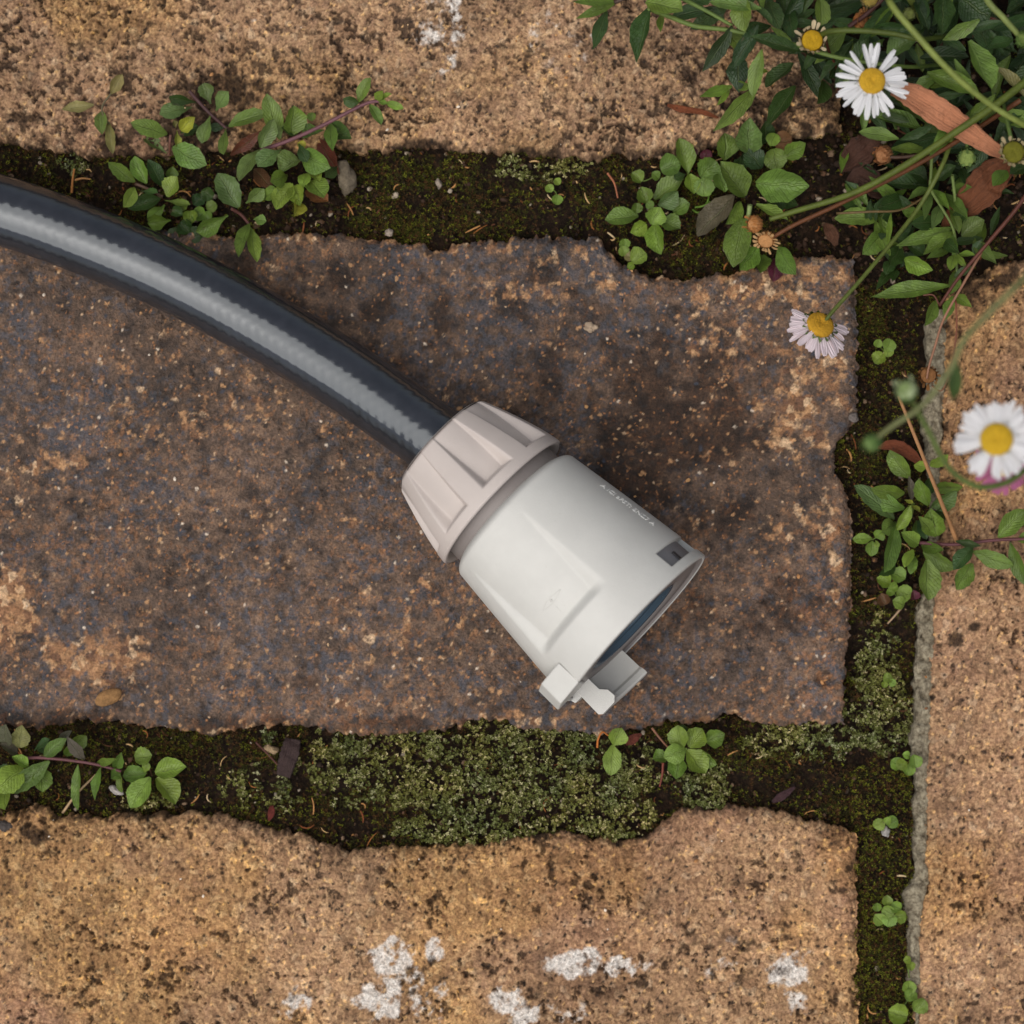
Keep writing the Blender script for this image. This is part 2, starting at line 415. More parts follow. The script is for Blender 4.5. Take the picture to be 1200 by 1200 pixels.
        ps = sstep(0.32, 0.70, mk['sand'] + 0.8 * fbm(mmx / 1.9, mmy / 1.9, seed + 59, 5, 0.65))
        C = lerp(C, pal(cid, [(0, (104, 72, 52)), (0.4, (158, 114, 78)), (0.8, (194, 150, 106)), (1, (226, 192, 154))]), 0.88 * ps)
        mot = vnoise(mmx / 0.42, mmy / 0.42, seed + 60)
        C = C * (0.90 * (1 + 0.6 * mot))[..., None]
        for ce, th_, rad, col, k in ((2.0, .955, .20, (196, 150, 104), 61), (1.15, .972, .24, (210, 176, 140), 64), (3.6, .95, .15, (184, 140, 98), 67), (0.75, .93, .34, (168, 116, 74), 70), (1.5, .988, .24, (222, 204, 182), 73), (2.6, .95, .2, (58, 62, 74), 76), (5.5, .90, .10, (34, 27, 24), 79)):
            a1, a2, ai = worley(wx / ce + k, wy / ce, seed + k)
            C = lerp(C, lin(*col), 0.85 * (ai > th_) * (1 - sstep(rad * 0.6, rad, a1 + 0.16 * vnoise(mmx / .4, mmy / .4, k))))
        bw, bd = 2.2, 1.3
    en = 1 + 0.9 * fbm(mmx / 3, mmy / 3, seed + 30, 3)
    e = np.clip(1 - d / (bw * np.clip(en, 0.4, 2)), 0, 1)
    h = h - bd * e ** 2.2
    for fn in masks.get('dent', []): h = h - fn(X, Y)
    Z = h * 0.001
    gxw = (X - 600) * S; gyw = (600 - Y) * S
    # side walls: repeat the rim at depth
    pad = lambda A: np.pad(A, 1, mode='edge')
    Xp, Yp, Zp = pad(gxw), pad(gyw), pad(Z)
    Zp[0, :] = Zp[-1, :] = -0.03; Zp[:, 0] = Zp[:, -1] = -0.03
    n = Xp.shape
    q = grid_quads(n[0], n[1])[:, ::-1]
    q = q[:, ::-1] if False else q
    me = mesh_np(name, np.stack([Xp, Yp, Zp], -1), q)
    cattr(me, 'Col', np.clip(np.stack([pad(C[..., k]) for k in range(3)], -1).reshape(-1, 3), 0.004, 0.9))
    o = obj(name, me, mat, pavement); recentre(o)
    return o

def blob(lst):
    """soft ellipses: (cx, cy, rx, ry, strength)"""
    def f(X, Y):
        m = np.zeros_like(X)
        for cx, cy, rx, ry, s in lst:
            m = np.maximum(m, s * (1 - sstep(0.35, 1.35, np.hypot((X - cx) / rx, (Y - cy) / ry))))
        return m
    return f

def edge_band(fn, w, s, below=False):
    return lambda X, Y: s * (1 - sstep(0, w, np.abs(fn(X) - Y)))

def joinmax(*fs): return lambda X, Y: np.maximum.reduce([f(X, Y) for f in fs])

# ground bed in the joints (soil), one sheet that runs on beyond the frame
def bed():
    a = axis_fine(-1600, 2800, -80, 1280, 5.0, 40.0)
    far = np.array([60, 140, 260, 440, 700, 1100, 1700, 2600, 4000, 6200, 9600, 15000.0])
    a = np.concatenate([-1600 - far[::-1], a, 2800 + far])
    X, Y = np.meshgrid(a, a, indexing='ij')
    mx, my = X * S * 1000, Y * S * 1000
    z = -5.2 + 2.0 * fbm(mx / 8, my / 8, 91, 4) + 0.9 * fbm(mx / 2.0, my / 2.0, 95, 3)
    z = z - 2.0 * sstep(1250, 1700, np.abs(X - 600) + 600) * 0
    q = grid_quads(len(a), len(a))[:, ::-1]
    return mesh_np('pavement', np.stack([(X - 600) * S, (600 - Y) * S, z * 0.001], -1), q)

pavement = obj('pavement', bed(), M['soil'])
tag(pavement, 'brick paving with dark mossy soil in the wide joints', 'pavement', kind='structure')

cst = lambda v: (lambda q: np.full_like(q, float(v)))
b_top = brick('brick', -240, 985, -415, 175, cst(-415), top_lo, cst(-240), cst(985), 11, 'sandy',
    {'look': (0.18, 0.44, (1.0, 1.0, 1.0)), 'white': blob([(515, 30, 34, 46, 0.55), (520, 65, 22, 20, 0.42), (300, 20, 14, 12, 0.3), (660, 40, 60, 40, 0.10)]),
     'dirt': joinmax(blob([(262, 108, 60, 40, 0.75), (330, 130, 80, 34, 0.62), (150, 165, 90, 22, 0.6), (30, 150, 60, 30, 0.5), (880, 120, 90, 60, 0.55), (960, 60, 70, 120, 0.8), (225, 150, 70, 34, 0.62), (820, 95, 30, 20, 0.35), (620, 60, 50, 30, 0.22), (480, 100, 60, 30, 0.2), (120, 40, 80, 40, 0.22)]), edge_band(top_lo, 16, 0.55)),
     'dent': [lambda X, Y: 3.2 * blob([(262, 118, 52, 34, 1.0), (330, 150, 60, 22, 0.8)])(X, Y)]}, M['sandy'])
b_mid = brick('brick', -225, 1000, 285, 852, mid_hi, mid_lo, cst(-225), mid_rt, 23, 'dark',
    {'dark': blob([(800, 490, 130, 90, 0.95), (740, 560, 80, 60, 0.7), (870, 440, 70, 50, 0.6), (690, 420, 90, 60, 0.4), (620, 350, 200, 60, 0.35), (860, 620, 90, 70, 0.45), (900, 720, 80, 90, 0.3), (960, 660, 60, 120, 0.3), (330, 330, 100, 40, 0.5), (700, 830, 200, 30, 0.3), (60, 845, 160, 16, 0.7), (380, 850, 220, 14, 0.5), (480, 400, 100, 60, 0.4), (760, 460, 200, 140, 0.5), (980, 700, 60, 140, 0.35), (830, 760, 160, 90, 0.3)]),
     'sand': joinmax(blob([(12, 715, 36, 50, 1.0), (110, 772, 78, 38, 0.72), (75, 545, 40, 24, 0.42), (20, 560, 26, 40, 0.4), (560, 290, 90, 12, 0.3), (700, 320, 60, 34, 0.42), (920, 330, 90, 34, 0.6), (960, 430, 50, 70, 0.55), (930, 490, 50, 60, 0.6), (850, 400, 60, 40, 0.32), (940, 620, 50, 40, 0.3), (470, 740, 120, 70, 0.2), (200, 480, 160, 60, 0.18), (980, 640, 14, 90, 0.5), (410, 825, 14, 16, 0.5), (590, 845, 70, 12, 0.55), (640, 335, 90, 30, 0.3), (830, 350, 30, 24, 0.4)]), edge_band(mid_hi, 12, 0.45), edge_band(mid_lo, 8, 0.35)),
     'rough': blob([(110, 775, 75, 38, 1.0), (12, 715, 34, 50, 0.6), (930, 490, 40, 40, 0.8), (930, 330, 60, 20, 0.7), (720, 318, 40, 20, 0.6)]),
     'dent': [lambda X, Y: blob([(340, 258 + 400, 10, 9, 1.2), (345, 656, 8, 7, 0.8), (967, 795, 12, 9, 1.6), (207, 667, 12, 8, 0.9), (255, 655, 14, 8, 0.7), (125, 590, 12, 8, 0.8)])(X, Y)]}, M['dark'])
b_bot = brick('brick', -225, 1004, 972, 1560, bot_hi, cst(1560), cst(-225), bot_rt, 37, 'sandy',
    {'look': (0.36, 0.60, (1.03, 1.01, 0.97)), 'gold': blob([(60, 1100, 320, 160, 0.6), (620, 1040, 150, 80, 0.3)]), 'white': blob([(455, 1125, 34, 26, 0.85), (508, 1115, 14, 16, 0.75), (460, 1165, 44, 34, 0.75), (510, 1175, 24, 24, 0.5), (680, 1130, 40, 18, 0.9), (725, 1132, 34, 16, 0.75), (600, 1172, 30, 16, 0.75), (620, 1190, 22, 20, 0.75), (660, 1188, 40, 14, 0.4), (930, 1140, 30, 26, 0.8), (930, 1172, 18, 24, 0.6), (340, 1170, 24, 24, 0.5), (850, 1130, 24, 30, 0.25)]),
     'dirt': joinmax(blob([(45, 978, 24, 14, 0.8), (20, 965, 30, 12, 0.6), (300, 985, 60, 14, 0.35), (860, 1100, 120, 60, 0.3), (750, 1152, 12, 8, 0.8), (500, 1140, 30, 16, 0.5), (960, 1010, 40, 40, 0.25), (480, 1160, 12, 10, 0.6), (100, 1160, 60, 40, 0.25)]), edge_band(bot_hi, 9, 0.4)), 'dent': []}, M['sandy'])
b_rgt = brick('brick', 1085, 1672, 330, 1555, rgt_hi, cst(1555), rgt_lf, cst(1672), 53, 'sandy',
    {'look': (0.37, 0.62, (1.02, 0.99, 0.98)), 'dirt': joinmax(blob([(1120, 748, 10, 9, 1.0), (1142, 734, 10, 7, 0.9), (1098, 758, 8, 8, 0.9), (1092, 816, 7, 7, 0.9), (1180, 788, 7, 6, 0.8), (1150, 330, 70, 40, 0.6), (1110, 420, 20, 80, 0.4), (1100, 600, 14, 80, 0.35)]), edge_band(rgt_hi, 20, 0.6)), 'dent': []}, M['sandy'])
tag(b_top, 'sandy rough brick along the top, pale bloom near its upper edge')
tag(b_mid, 'dark burnt brick under the hose')
tag(b_bot, 'sandy rough brick along the bottom with white lime spots')
tag(b_rgt, 'sandy brick laid crosswise along the right edge')

# mortar strip left on the side of the right-hand brick
def mortar():
    gy = np.arange(360, 1330, 1.6); gu = np.linspace(0, 1, 26)
    Y, U = np.meshgrid(gy, gu, indexing='ij')
    lf = rgt_lf(Y) + 5
    wid = np.interp(Y, [360, 380, 430, 500, 545, 570, 600, 690, 720, 800, 850, 900, 960, 1015, 1030, 1060, 1130, 1170, 1330], [20, 38, 36, 32, 24, 14, 14, 18, 26, 26, 24, 27, 25, 20, 26, 24, 18, 10, 8])
    n = 8.0 * fbm(Y / 34, U * 1.5 + 3.3, 71, 5, 0.58)
    X = lf - wid * .86 * (1 - U) + n * (1 - U) * 1.5 + 2.0 * fbm(Y / 7, U * 0 + 8.8, 74, 3) * U
    mx, my = X * S * 1000, Y * S * 1000
    h = -0.9 + 1.0 * fbm(mx / 1.3, my / 1.3, 77, 5, 0.6) - 1.2 * sstep(.2, .5, fbm(mx / 5, my / 5, 79, 3)) - 2.6 * np.clip(1 - U / .22, 0, 1) ** 2 - 0.8 * np.clip((U - .7) / .3, 0, 1) ** 2 - 0.4 * U
    h[:, 0] = -8; h[0, :] = -8; h[-1, :] = -8; h[:, -1] = -8
    me = mesh_np('mortar', np.stack([(X - 600) * S, (600 - Y) * S, h * 0.001], -1), grid_quads(len(gy), len(gu)))
    o = obj('mortar', me, M['mortar'], pavement); recentre(o)
    tag(o, 'strip of grey mortar along the side of the right brick')
mortar()

# ------------------------------------------------------------------ moss, lichen, litter in the joints
def in_joint(x, y, m=0):
    j1 = (y > top_lo(x) - m) & (y < mid_hi(x) + m) & (x < 1010)
    j2 = (y > mid_lo(x) - m) & (y < bot_hi(x) + m) & (x < 1010)
    xr = np.where(y < 860, mid_rt(y), bot_rt(y))
    xl = rgt_lf(y) - np.interp(y, [360, 380, 540, 570, 690, 720, 1130, 1200], [0, 34, 24, 8, 12, 22, 14, 4])
    j3 = (x > xr - m) & (x < xl + m) & (y > 270)
    j4 = (x > 985 - m) & (y < 330) & ~((x > 1100) & (y > rgt_hi(x)))
    return j1 | j2 | j3 | j4

LICHEN = [(470, 900, 90, 60, 1), (600, 910, 150, 80, 1), (560, 970, 110, 28, 1), (720, 950, 60, 44, 1), (740, 900, 50, 40, 0.8), (640, 865, 80, 18, 0.8), (830, 925, 40, 40, 0.8), (900, 870, 30, 24, 0.8), (960, 850, 90, 40, 0.9), (1030, 790, 34, 70, 0.9), (1040, 850, 40, 40, 0.9), (300, 925, 60, 40, 0.5), (180, 940, 50, 14, 0.7), (310, 860, 24, 14, 0.6), (340, 905, 20, 30, 0.4), (600, 190, 30, 22, 0.7), (640, 200, 24, 20, 0.7), (670, 192, 24, 14, 0.8), (80, 190, 26, 14, 0.7), (1030, 745, 30, 20, 0.5), (960, 880, 60, 24, 0.5), (400, 900, 60, 50, 0.55)]
lich = blob(LICHEN)

def scatter(n, seed):
    r = np.random.default_rng(seed)
    x = r.uniform(-60, 1260, n); y = r.uniform(-60, 1290, n)
    return x, y, r

def bed_z(x, y):
    mx, my = x * S * 1000, y * S * 1000
    return -5.2 + 2.0 * fbm(mx / 8, my / 8, 91, 4) + 0.9 * fbm(mx / 2.0, my / 2.0, 95, 3)

def tufts(name, x, y, z, r, blades, ln, wd, lift, cols, mat, seed, curl=0.0):
    """each tuft: blades of two triangles fanning out of one point"""
    n = len(x)
    ang = r.uniform(0, 2 * np.pi, (n, 1)) + np.arange(blades)[None, :] * (2 * np.pi / blades) + r.normal(0, 0.35, (n, blades))
    L = ln[:, None] * r.uniform(0.6, 1.25, (n, blades)); el = lift + r.normal(0, 0.32, (n, blades))
    dx, dy, dz = np.cos(ang) * np.cos(el), np.sin(ang) * np.cos(el), np.sin(el)
    sx, sy = -np.sin(ang), np.cos(ang)
    w = wd[:, None] * r.uniform(0.7, 1.3, (n, blades))
    bx = ((x - 600) * S * 1000)[:, None]; by = ((600 - y) * S * 1000)[:, None]; bz = z[:, None]
    p0 = np.stack([bx + 0 * L, by + 0 * L, bz + 0 * L], -1)
    mid = 0.55
    zz = bz + dz * L * mid + curl * L * 0.25
    p1 = np.stack([bx + dx * L * mid + sx * w, by + dy * L * mid + sy * w, zz], -1)
    p2 = np.stack([bx + dx * L * mid - sx * w, by + dy * L * mid - sy * w, zz], -1)
    p3 = np.stack([bx + dx * L, by + dy * L, bz + dz * L - curl * L * 0.1], -1)
    V = np.stack([p0, p1, p2, p3], 2).reshape(-1, 3) * 0.001
    k = np.arange(n * blades) * 4
    T = np.concatenate([np.stack([k, k + 2, k + 1], -1), np.stack([k + 1, k + 2, k + 3], -1)])
    me = mesh_np(name, V, None, T, smooth=True)
    c = np.repeat(cols, blades * 4, axis=0) * r.uniform(0.75, 1.25, (n * blades, 1)).repeat(4, axis=0)
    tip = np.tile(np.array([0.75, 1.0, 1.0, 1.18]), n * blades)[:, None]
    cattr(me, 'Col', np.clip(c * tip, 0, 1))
    return obj(name, me, mat)

def pick(r, n, pal, w):
    i = r.choice(len(pal), n, p=np.array(w) / sum(w)); return np.array([srgb(*c) for c in pal])[i]

def make_moss():
    x, y, r = scatter(560000, 101)
    k = in_joint(x, y, 3); x, y = x[k], y[k]
    mx, my = x * S * 1000, y * S * 1000
    dens = fbm(mx / 5, my / 5, 111, 4)
    lm = lich(x, y)
    low = (y < 330) & (x > 930)
    side = (x > 1000) & (y > 900)
    leftsoil = (x > 180) & (x < 400) & (y < 300)
    keep = r.uniform(0, 1, len(x)) < np.clip(0.52 + dens * 0.9 + 0.3 * side - 0.6 * lm - 0.62 * low - 0.35 * leftsoil, 0.06, 1)
    x, y, side = x[keep], y[keep], side[keep]; n = len(x); mx, my = x * S * 1000, y * S * 1000
    mound = 0.9 * fbm(mx / 3.2, my / 3.2, 115, 3)
    z = bed_z(x, y) + 1.4 + 1.8 * mound + np.where((x > 1000) & (y > 900), 0.6, 0)
    hue = fbm(mx / 6, my / 6, 121, 3) + r.normal(0, 0.18, n)
    a = np.array(srgb(38, 32, 14)); b = np.array(srgb(58, 60, 16)); c2 = np.array(srgb(112, 116, 32)); d2 = np.array(srgb(80, 55, 28))
    t = sstep(-0.35, 0.45, hue)[:, None]
    cols = a * (1 - t) + b * t
    br = (r.uniform(0, 1, n) < np.where(side, 0.30, 0.16))[:, None]; cols = np.where(br, c2, cols)
    bn = (r.uniform(0, 1, n) < 0.27)[:, None]; cols = np.where(bn, d2, cols)
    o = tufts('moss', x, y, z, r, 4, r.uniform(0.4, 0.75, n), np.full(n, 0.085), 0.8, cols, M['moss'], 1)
    tag(recentre(o), 'dark olive moss cushioning the soil in the joints', 'moss', kind='stuff')

def make_lichen():
    x, y, r = scatter(620000, 131)
    k = in_joint(x, y, 4); x, y = x[k], y[k]
    lm = lich(x, y) + 0.55 * fbm(x * S * 1000 / 2.5, y * S * 1000 / 2.5, 141, 4)
    hole = fbm(x * S * 1000 / 1.7, y * S * 1000 / 1.7, 147, 3)
    keep = (lm > 0.46) & (r.uniform(0, 1, len(x)) < np.clip(0.72 - 1.5 * sstep(0.0, 0.5, hole), 0.08, 1))
    x, y = x[keep], y[keep]; n = len(x); mx, my = x * S * 1000, y * S * 1000
    z = bed_z(x, y) + 1.3 + 1.5 * sstep(0.4, 1.0, lich(x, y)) + 1.7 * fbm(mx / 2.0, my / 2.0, 145, 3)
    big = (x > 380) & (x < 790) & (y > 850)
    z = z + np.where(big, 1.0, 0.3)
    cols = pick(r, n, [(80, 88, 46), (100, 108, 62), (124, 130, 90), (168, 168, 138), (64, 66, 26), (46, 42, 20)], [3.2, 3, 2.2, 1.3, 3, 2.2])
    hue = fbm(mx / 7, my / 7, 151, 3)[:, None]
    cols = cols * (1 + hue * np.array([0.5, 0.3, 0.1])) * np.array([1.14, 1.04, 0.84])
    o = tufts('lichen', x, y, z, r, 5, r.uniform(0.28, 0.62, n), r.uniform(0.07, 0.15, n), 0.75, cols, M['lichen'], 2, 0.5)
    tag(recentre(o), 'pale grey green lichen crust spreading over the moss', 'lichen', kind='stuff')

def tube_np(pts, rad, sides=6):
    pts = [Vector(p) for p in pts]; n = len(pts); V = []; up = Vector((0.13, 0.21, 0.97))
    for i, p in enumerate(pts):
        t = (pts[min(i + 1, n - 1)] - pts[max(i - 1, 0)]).normalized()
        a = t.cross(up)
        a = a.normalized() if a.length > 1e-6 else Vector((1, 0, 0)); b = t.cross(a)
        r = rad[i] if hasattr(rad, '__len__') else rad
        for j in range(sides):
            th = 2 * math.pi * j / sides
            V.append(p + (a * math.cos(th) + b * math.sin(th)) * r)
    Q = [tuple(q) for q in grid_quads(n, sides, True)]
    V.append(pts[0]); V.append(pts[-1]); T = []
    for j in range(sides):
        T.append((n * sides, (j + 1) % sides, j)); T.append((n * sides + 1, (n - 1) * sides + j, (n - 1) * sides + (j + 1) % sides))
    return [tuple(v) for v in V], Q, T

def make_litter():
    r = random.Random(5); V, Q, T, C = [], [], [], []
    pal = [(150, 96, 52), (176, 128, 78), (120, 70, 40), (196, 160, 112), (90, 56, 38), (205, 180, 140)]
    n = 0; tries = 0
    while n < 330 and tries < 30000:
        tries += 1
        x = r.uniform(-20, 1220); y = r.uniform(-20, 1220)
        if not in_joint(np.array([x]), np.array([y]), -6)[0]: continue
        if lich(np.array([x]), np.array([y]))[0] > 0.5 and r.random() < 0.7: continue
        z = bed_z(np.array([x]), np.array([y]))[0] * 0.001 + r.uniform(0.0008, 0.0024)
        L = r.choice([3, 5, 7, 10, 14, 18]) * r.uniform(0.7, 1.2); a = r.uniform(0, 6.28); cv = r.uniform(-1.2, 1.2)
        pts = []
        for i in range(5):
            f = i / 4 - 0.5
            pts.append(P(x + math.cos(a + cv * f) * L * f * 1.0, y + math.sin(a + cv * f) * L * f, z + r.uniform(-.0002, .0002) + 0.0006 * (0.25 - f * f)))
        rad = r.uniform(0.5, 1.1) * S
        v, q, t = tube_np(pts, [rad * k for k in (0.7, 1, 1, 0.9, 0.5)], 5)
        b = len(V); V += v; Q += [tuple(i + b for i in f) for f in q]; T += [tuple(i + b for i in f) for f in t]
        c = srgb(*r.choice(pal)); C += [c] * len(v); n += 1
    # crumbs of soil and grit
    k = 0; tries = 0
    phi = (1 + 5 ** 0.5) / 2
    ico = [(-1, phi, 0), (1, phi, 0), (-1, -phi, 0), (1, -phi, 0), (0, -1, phi), (0, 1, phi), (0, -1, -phi), (0, 1, -phi), (phi, 0, -1), (phi, 0, 1), (-phi, 0, -1), (-phi, 0, 1)]
    fac = [(0, 11, 5), (0, 5, 1), (0, 1, 7), (0, 7, 10), (0, 10, 11), (1, 5, 9), (5, 11, 4), (11, 10, 2), (10, 7, 6), (7, 1, 8), (3, 9, 4), (3, 4, 2), (3, 2, 6), (3, 6, 8), (3, 8, 9), (4, 9, 5), (2, 4, 11), (6, 2, 10), (8, 6, 7), (9, 8, 1)]
    gp = [(58, 42, 32), (40, 30, 24), (84, 64, 50), (46, 36, 28), (96, 70, 52), (52, 40, 32), (120, 98, 78), (160, 146, 128)]
    while k < 3200 and tries < 60000:
        tries += 1
        x = r.uniform(-30, 1230); y = r.uniform(-30, 1230)
        if not in_joint(np.array([x]), np.array([y]), -2)[0]: continue
        soilz = (180 < x < 400 and y < 300) or (x > 930 and y < 350)
        if not soilz and r.random() < 0.62: continue
        s = r.choice([1.2, 1.8, 2.4, 3.4, 4.6 if soilz else 2.8]) * S * r.uniform(0.6, 1.1) / 1.9
        z = bed_z(np.array([x]), np.array([y]))[0] * 0.001 + s * 1.2 + (0 if soilz else 0.0008)
        p = P(x, y, z); b = len(V); q = Quaternion((r.gauss(0, 1), r.gauss(0, 1), r.gauss(0, 1), r.gauss(0, 1))).normalized()
        sc = Vector((r.uniform(.7, 1.3), r.uniform(.7, 1.3), r.uniform(.6, 1.1)))
        for c in ico:
            w = q @ Vector((c[0] * sc.x, c[1] * sc.y, c[2] * sc.z)); V.append(tuple(p + w * s * r.uniform(0.8, 1.15)))
        T += [tuple(i + b for i in f) for f in fac]
        c = srgb(*gp[min(7, int(r.random() ** 2.2 * 8))]); C += [c] * 12; k += 1
    bp = [(190, 146, 100), (214, 180, 140), (120, 84, 58), (160, 112, 70), (90, 68, 54), (226, 212, 194), (176, 128, 84)]
    for _ in range(420):
        x = r.uniform(-20, 1220); y = r.uniform(-20, 1220)
        if in_joint(np.array([x]), np.array([y]), 3)[0]: continue
        s = r.choice([1.0, 1.0, 1.4, 1.4, 2.0, 2.8]) * S * r.uniform(.7, 1.15) / 1.9
        p = P(x, y, .0001 + s * .6); b = len(V); q = Quaternion((r.gauss(0, 1), r.gauss(0, 1), r.gauss(0, 1), r.gauss(0, 1))).normalized()
        sc = Vector((r.uniform(.6, 1.5), r.uniform(.6, 1.1), r.uniform(.5, 1.0)))
        for c in ico:
            w = q @ Vector((c[0] * sc.x, c[1] * sc.y, c[2] * sc.z)); V.append(tuple(p + w * s * r.uniform(0.75, 1.2)))
        T += [tuple(i + b for i in f) for f in fac]; C += [srgb(*r.choice(bp))] * 12
    me = mesh_np('plant_litter', V, Q, T, smooth=False); cattr(me, 'Col', np.array(C))
    tag(recentre(obj('plant_litter', me, M['litter'])), 'scraps of dry needles, soil crumbs and grit lying in the joints and on the bricks', 'litter', kind='stuff')

make_moss(); make_lichen(); make_litter()

# ------------------------------------------------------------------ hose and connector
def catmull(pts, per=10):
    pts = [Vector(p) for p in pts]; q = [2 * pts[0] - pts[1]] + pts + [2 * pts[-1] - pts[-2]]; out = []
    for i in range(1, len(q) - 2):
        a, b, c, d = q[i - 1:i + 3]
        for k in range(per):
            t = k / per
            out.append(0.5 * ((2 * b) + (c - a) * t + (2 * a - 5 * b + 4 * c - d) * t * t + (3 * b - a - 3 * c + d) * t ** 3))
    out.append(pts[-1]); return out

ZA, ZB = 0.0150, 0.0203
A0 = P(517, 521, ZA); B0 = P(746, 737, ZB)
AX = (B0 - A0).normalized(); LEN = (B0 - A0).length * 1000
SIDE = Vector((0, 0, 1)).cross(AX).normalized()      # towards the upper right of the picture
if SIDE.y < 0: SIDE = -SIDE
UPN = AX.cross(SIDE).normalized()
if UPN.z < 0: UPN = -UPN

hose = thing('garden_hose', 'dark grey garden hose ending in a pale grey plastic connector on the burnt brick', 'hose', P(300, 378, 0))
def conn(s, r, th):
    """connector coordinates (mm, mm, rad) -> world"""
    return A0 + AX * (s * 0.001) + (UPN * math.cos(th) + SIDE * math.sin(th)) * (r * 0.001)

def conn_np(s, r, th):
    a, n, b = np.array(AX), np.array(UPN), np.array(SIDE)
    return np.array(A0) + 0.001 * (s[..., None] * a + (r * np.cos(th))[..., None] * n + (r * np.sin(th))[..., None] * b)

def make_hose():
    HR = 7.1
    zc = HR * 0.001
    end = A0 + AX * 0.006
    pts = [P(-1100, 420, zc - .004), P(-850, 300, zc - .003), P(-600, 215, zc - .002), P(-420, 190, zc - .001), P(-280, 192, zc), P(-140, 212, zc), P(0, 246, zc), P(100, 281, zc), P(200, 324, zc), P(300, 377, zc + .0007), P(400, 438, zc + .0028), P(465, 483, zc + .0052), A0, end]
    path = catmull(pts, 40)
    # resample evenly
    d = [0.0]
    for i in range(1, len(path)): d.append(d[-1] + (path[i] - path[i - 1]).length)
    d = np.array(d); arr = np.array([tuple(p) for p in path])
    step = 0.00028; sN = np.arange(0, d[-1], step)
    c = np.stack([np.interp(sN, d, arr[:, k]) for k in range(3)], -1)
    t = np.gradient(c, axis=0); t /= np.linalg.norm(t, axis=1)[:, None]
    for _ in range(30): t[1:-1] = (t[:-2] + t[1:-1] + t[2:]) / 3
    t /= np.linalg.norm(t, axis=1)[:, None]
    sd = np.cross(np.array([0, 0, 1.0]), t); sd /= np.linalg.norm(sd, axis=1)[:, None]
    up = np.cross(t, sd)
    NT_ = 112; th = np.linspace(0, 2 * np.pi, NT_, endpoint=False)
    Sg, Th = np.meshgrid(sN * 1000, th, indexing='ij')
    kn = 1.0 + 1.1 * fbm(Sg / 6, Th * 1.2, 201, 3)
    tri = lambda x: 2 * np.abs(x - np.floor(x + 0.5))
    h = 0.0085 * kn * (np.cos(2 * np.pi * Sg / 2.3 + 13 * Th) + np.cos(2 * np.pi * Sg / 2.3 - 13 * Th)) + 0.012 * np.cos(13 * Th + 0.6) + 0.004 * np.cos(61 * Th)
    h = h + 0.020 * fbm(Sg / 1.4, Th * 5, 203, 3)
    # a fine moulding seam
    h = h + 0.05 * np.exp(-((Th - 5.72) / 0.02) ** 2)
    Rr = (HR + h) * 0.001
    V = c[:, None, :] + Rr[..., None] * (np.cos(Th)[..., None] * up[:, None, :] + np.sin(Th)[..., None] * sd[:, None, :])
    me = mesh_np('hose_tube', V, grid_quads(len(sN), NT_, True))
    obj('hose_tube', me, M['hose'], hose)
make_hose()

def refine(vals, lo, hi, n):
    v = np.concatenate([np.linspace(lo, hi, n)] + [np.array([x - 0.06, x - 0.02, x + 0.02, x + 0.06]) if True else [] for x in vals])
    v = v[(v >= lo) & (v <= hi)]; return np.unique(np.round(v, 4))

def lathe(name, prof, mat, parent, seg=160, th0=0.0, th1=2 * math.pi):
    """closed or open profile (s, r) in mm turned round the connector axis"""
    full = abs(th1 - th0 - 2 * math.pi) < 1e-6
    th = np.linspace(th0, th1, seg, endpoint=not full)
    s = np.array([p[0] for p in prof], float); r = np.array([p[1] for p in prof], float)
    Sg, Th = np.meshgrid(s, th, indexing='ij'); Rg = np.repeat(r[:, None], len(th), 1)
    V = conn_np(Sg, Rg, Th)
    return obj(name, mesh_np(name, V, grid_quads(len(s), len(th), full)), mat, parent)

NUTL = 17.2
BS0 = 19.3
def make_nut():
    th = np.linspace(-np.pi, np.pi, 560, endpoint=False)
    s = np.unique(np.concatenate([np.linspace(0, NUTL, 110), np.linspace(0, 0.8, 12), np.linspace(NUTL - 0.8, NUTL, 12)]))
    Sg, Th = np.meshgrid(s, th, indexing='ij'); t = Sg / NUTL
    r = 12.0 + (16.75 - 12.0) * (1 - (1 - t) ** 1.35) * 0.995
    # eight tapering thumb grooves, floor runs straight while the cone widens
    per = np.pi / 4; c0 = R(12.5)
    ph = (Th - c0 + per / 2) % per - per / 2
    ge = NUTL * 0.86
    tt = np.clip(Sg / ge, 0, 1)
    half = R(14.2) + R(1.0) * tt
    depth = 0.30 + 2.3 * tt
    wall = R(0.8) + R(5.6) * tt
    soft = lambda v: v - np.sin(2 * np.pi * np.clip(v, 0, 1)) / (2 * np.pi) * 0.55
    side = soft(np.clip((half - np.abs(ph)) / wall, 0, 1))
    endw = soft(np.clip((ge + 0.15 - Sg) / 1.1, 0, 1))
    flat = 0.6 * (1 - np.cos(np.clip(ph / half, -1, 1) * np.pi / 2)) * tt * 0
    r = r - (depth + flat) * np.minimum(side, endw)
    # rounded rims
    r = r - 0.5 * np.clip(1 - Sg / 0.7, 0, 1) ** 2 - 0.35 * np.clip(1 - (NUTL - Sg) / 0.5, 0, 1) ** 2
    V = conn_np(Sg, r, Th)
    q = grid_quads(len(s), len(th), True)
    nut = obj('locking_nut', mesh_np('locking_nut', V, q), M['nut'], hose)
    lathe('nut_rim', [(0.02, 11.7), (-0.25, 11.2), (-0.25, 9.6), (0.1, 7.6), (3, 7.3)], M['nut'], nut)
    lathe('nut_skirt', [(NUTL - 0.05, 16.3), (NUTL + 0.02, 15.9), (NUTL - 0.6, 15.2), (NUTL - 1.5, 14.4)], M['nut'], nut)
    return nut
nut = make_nut()

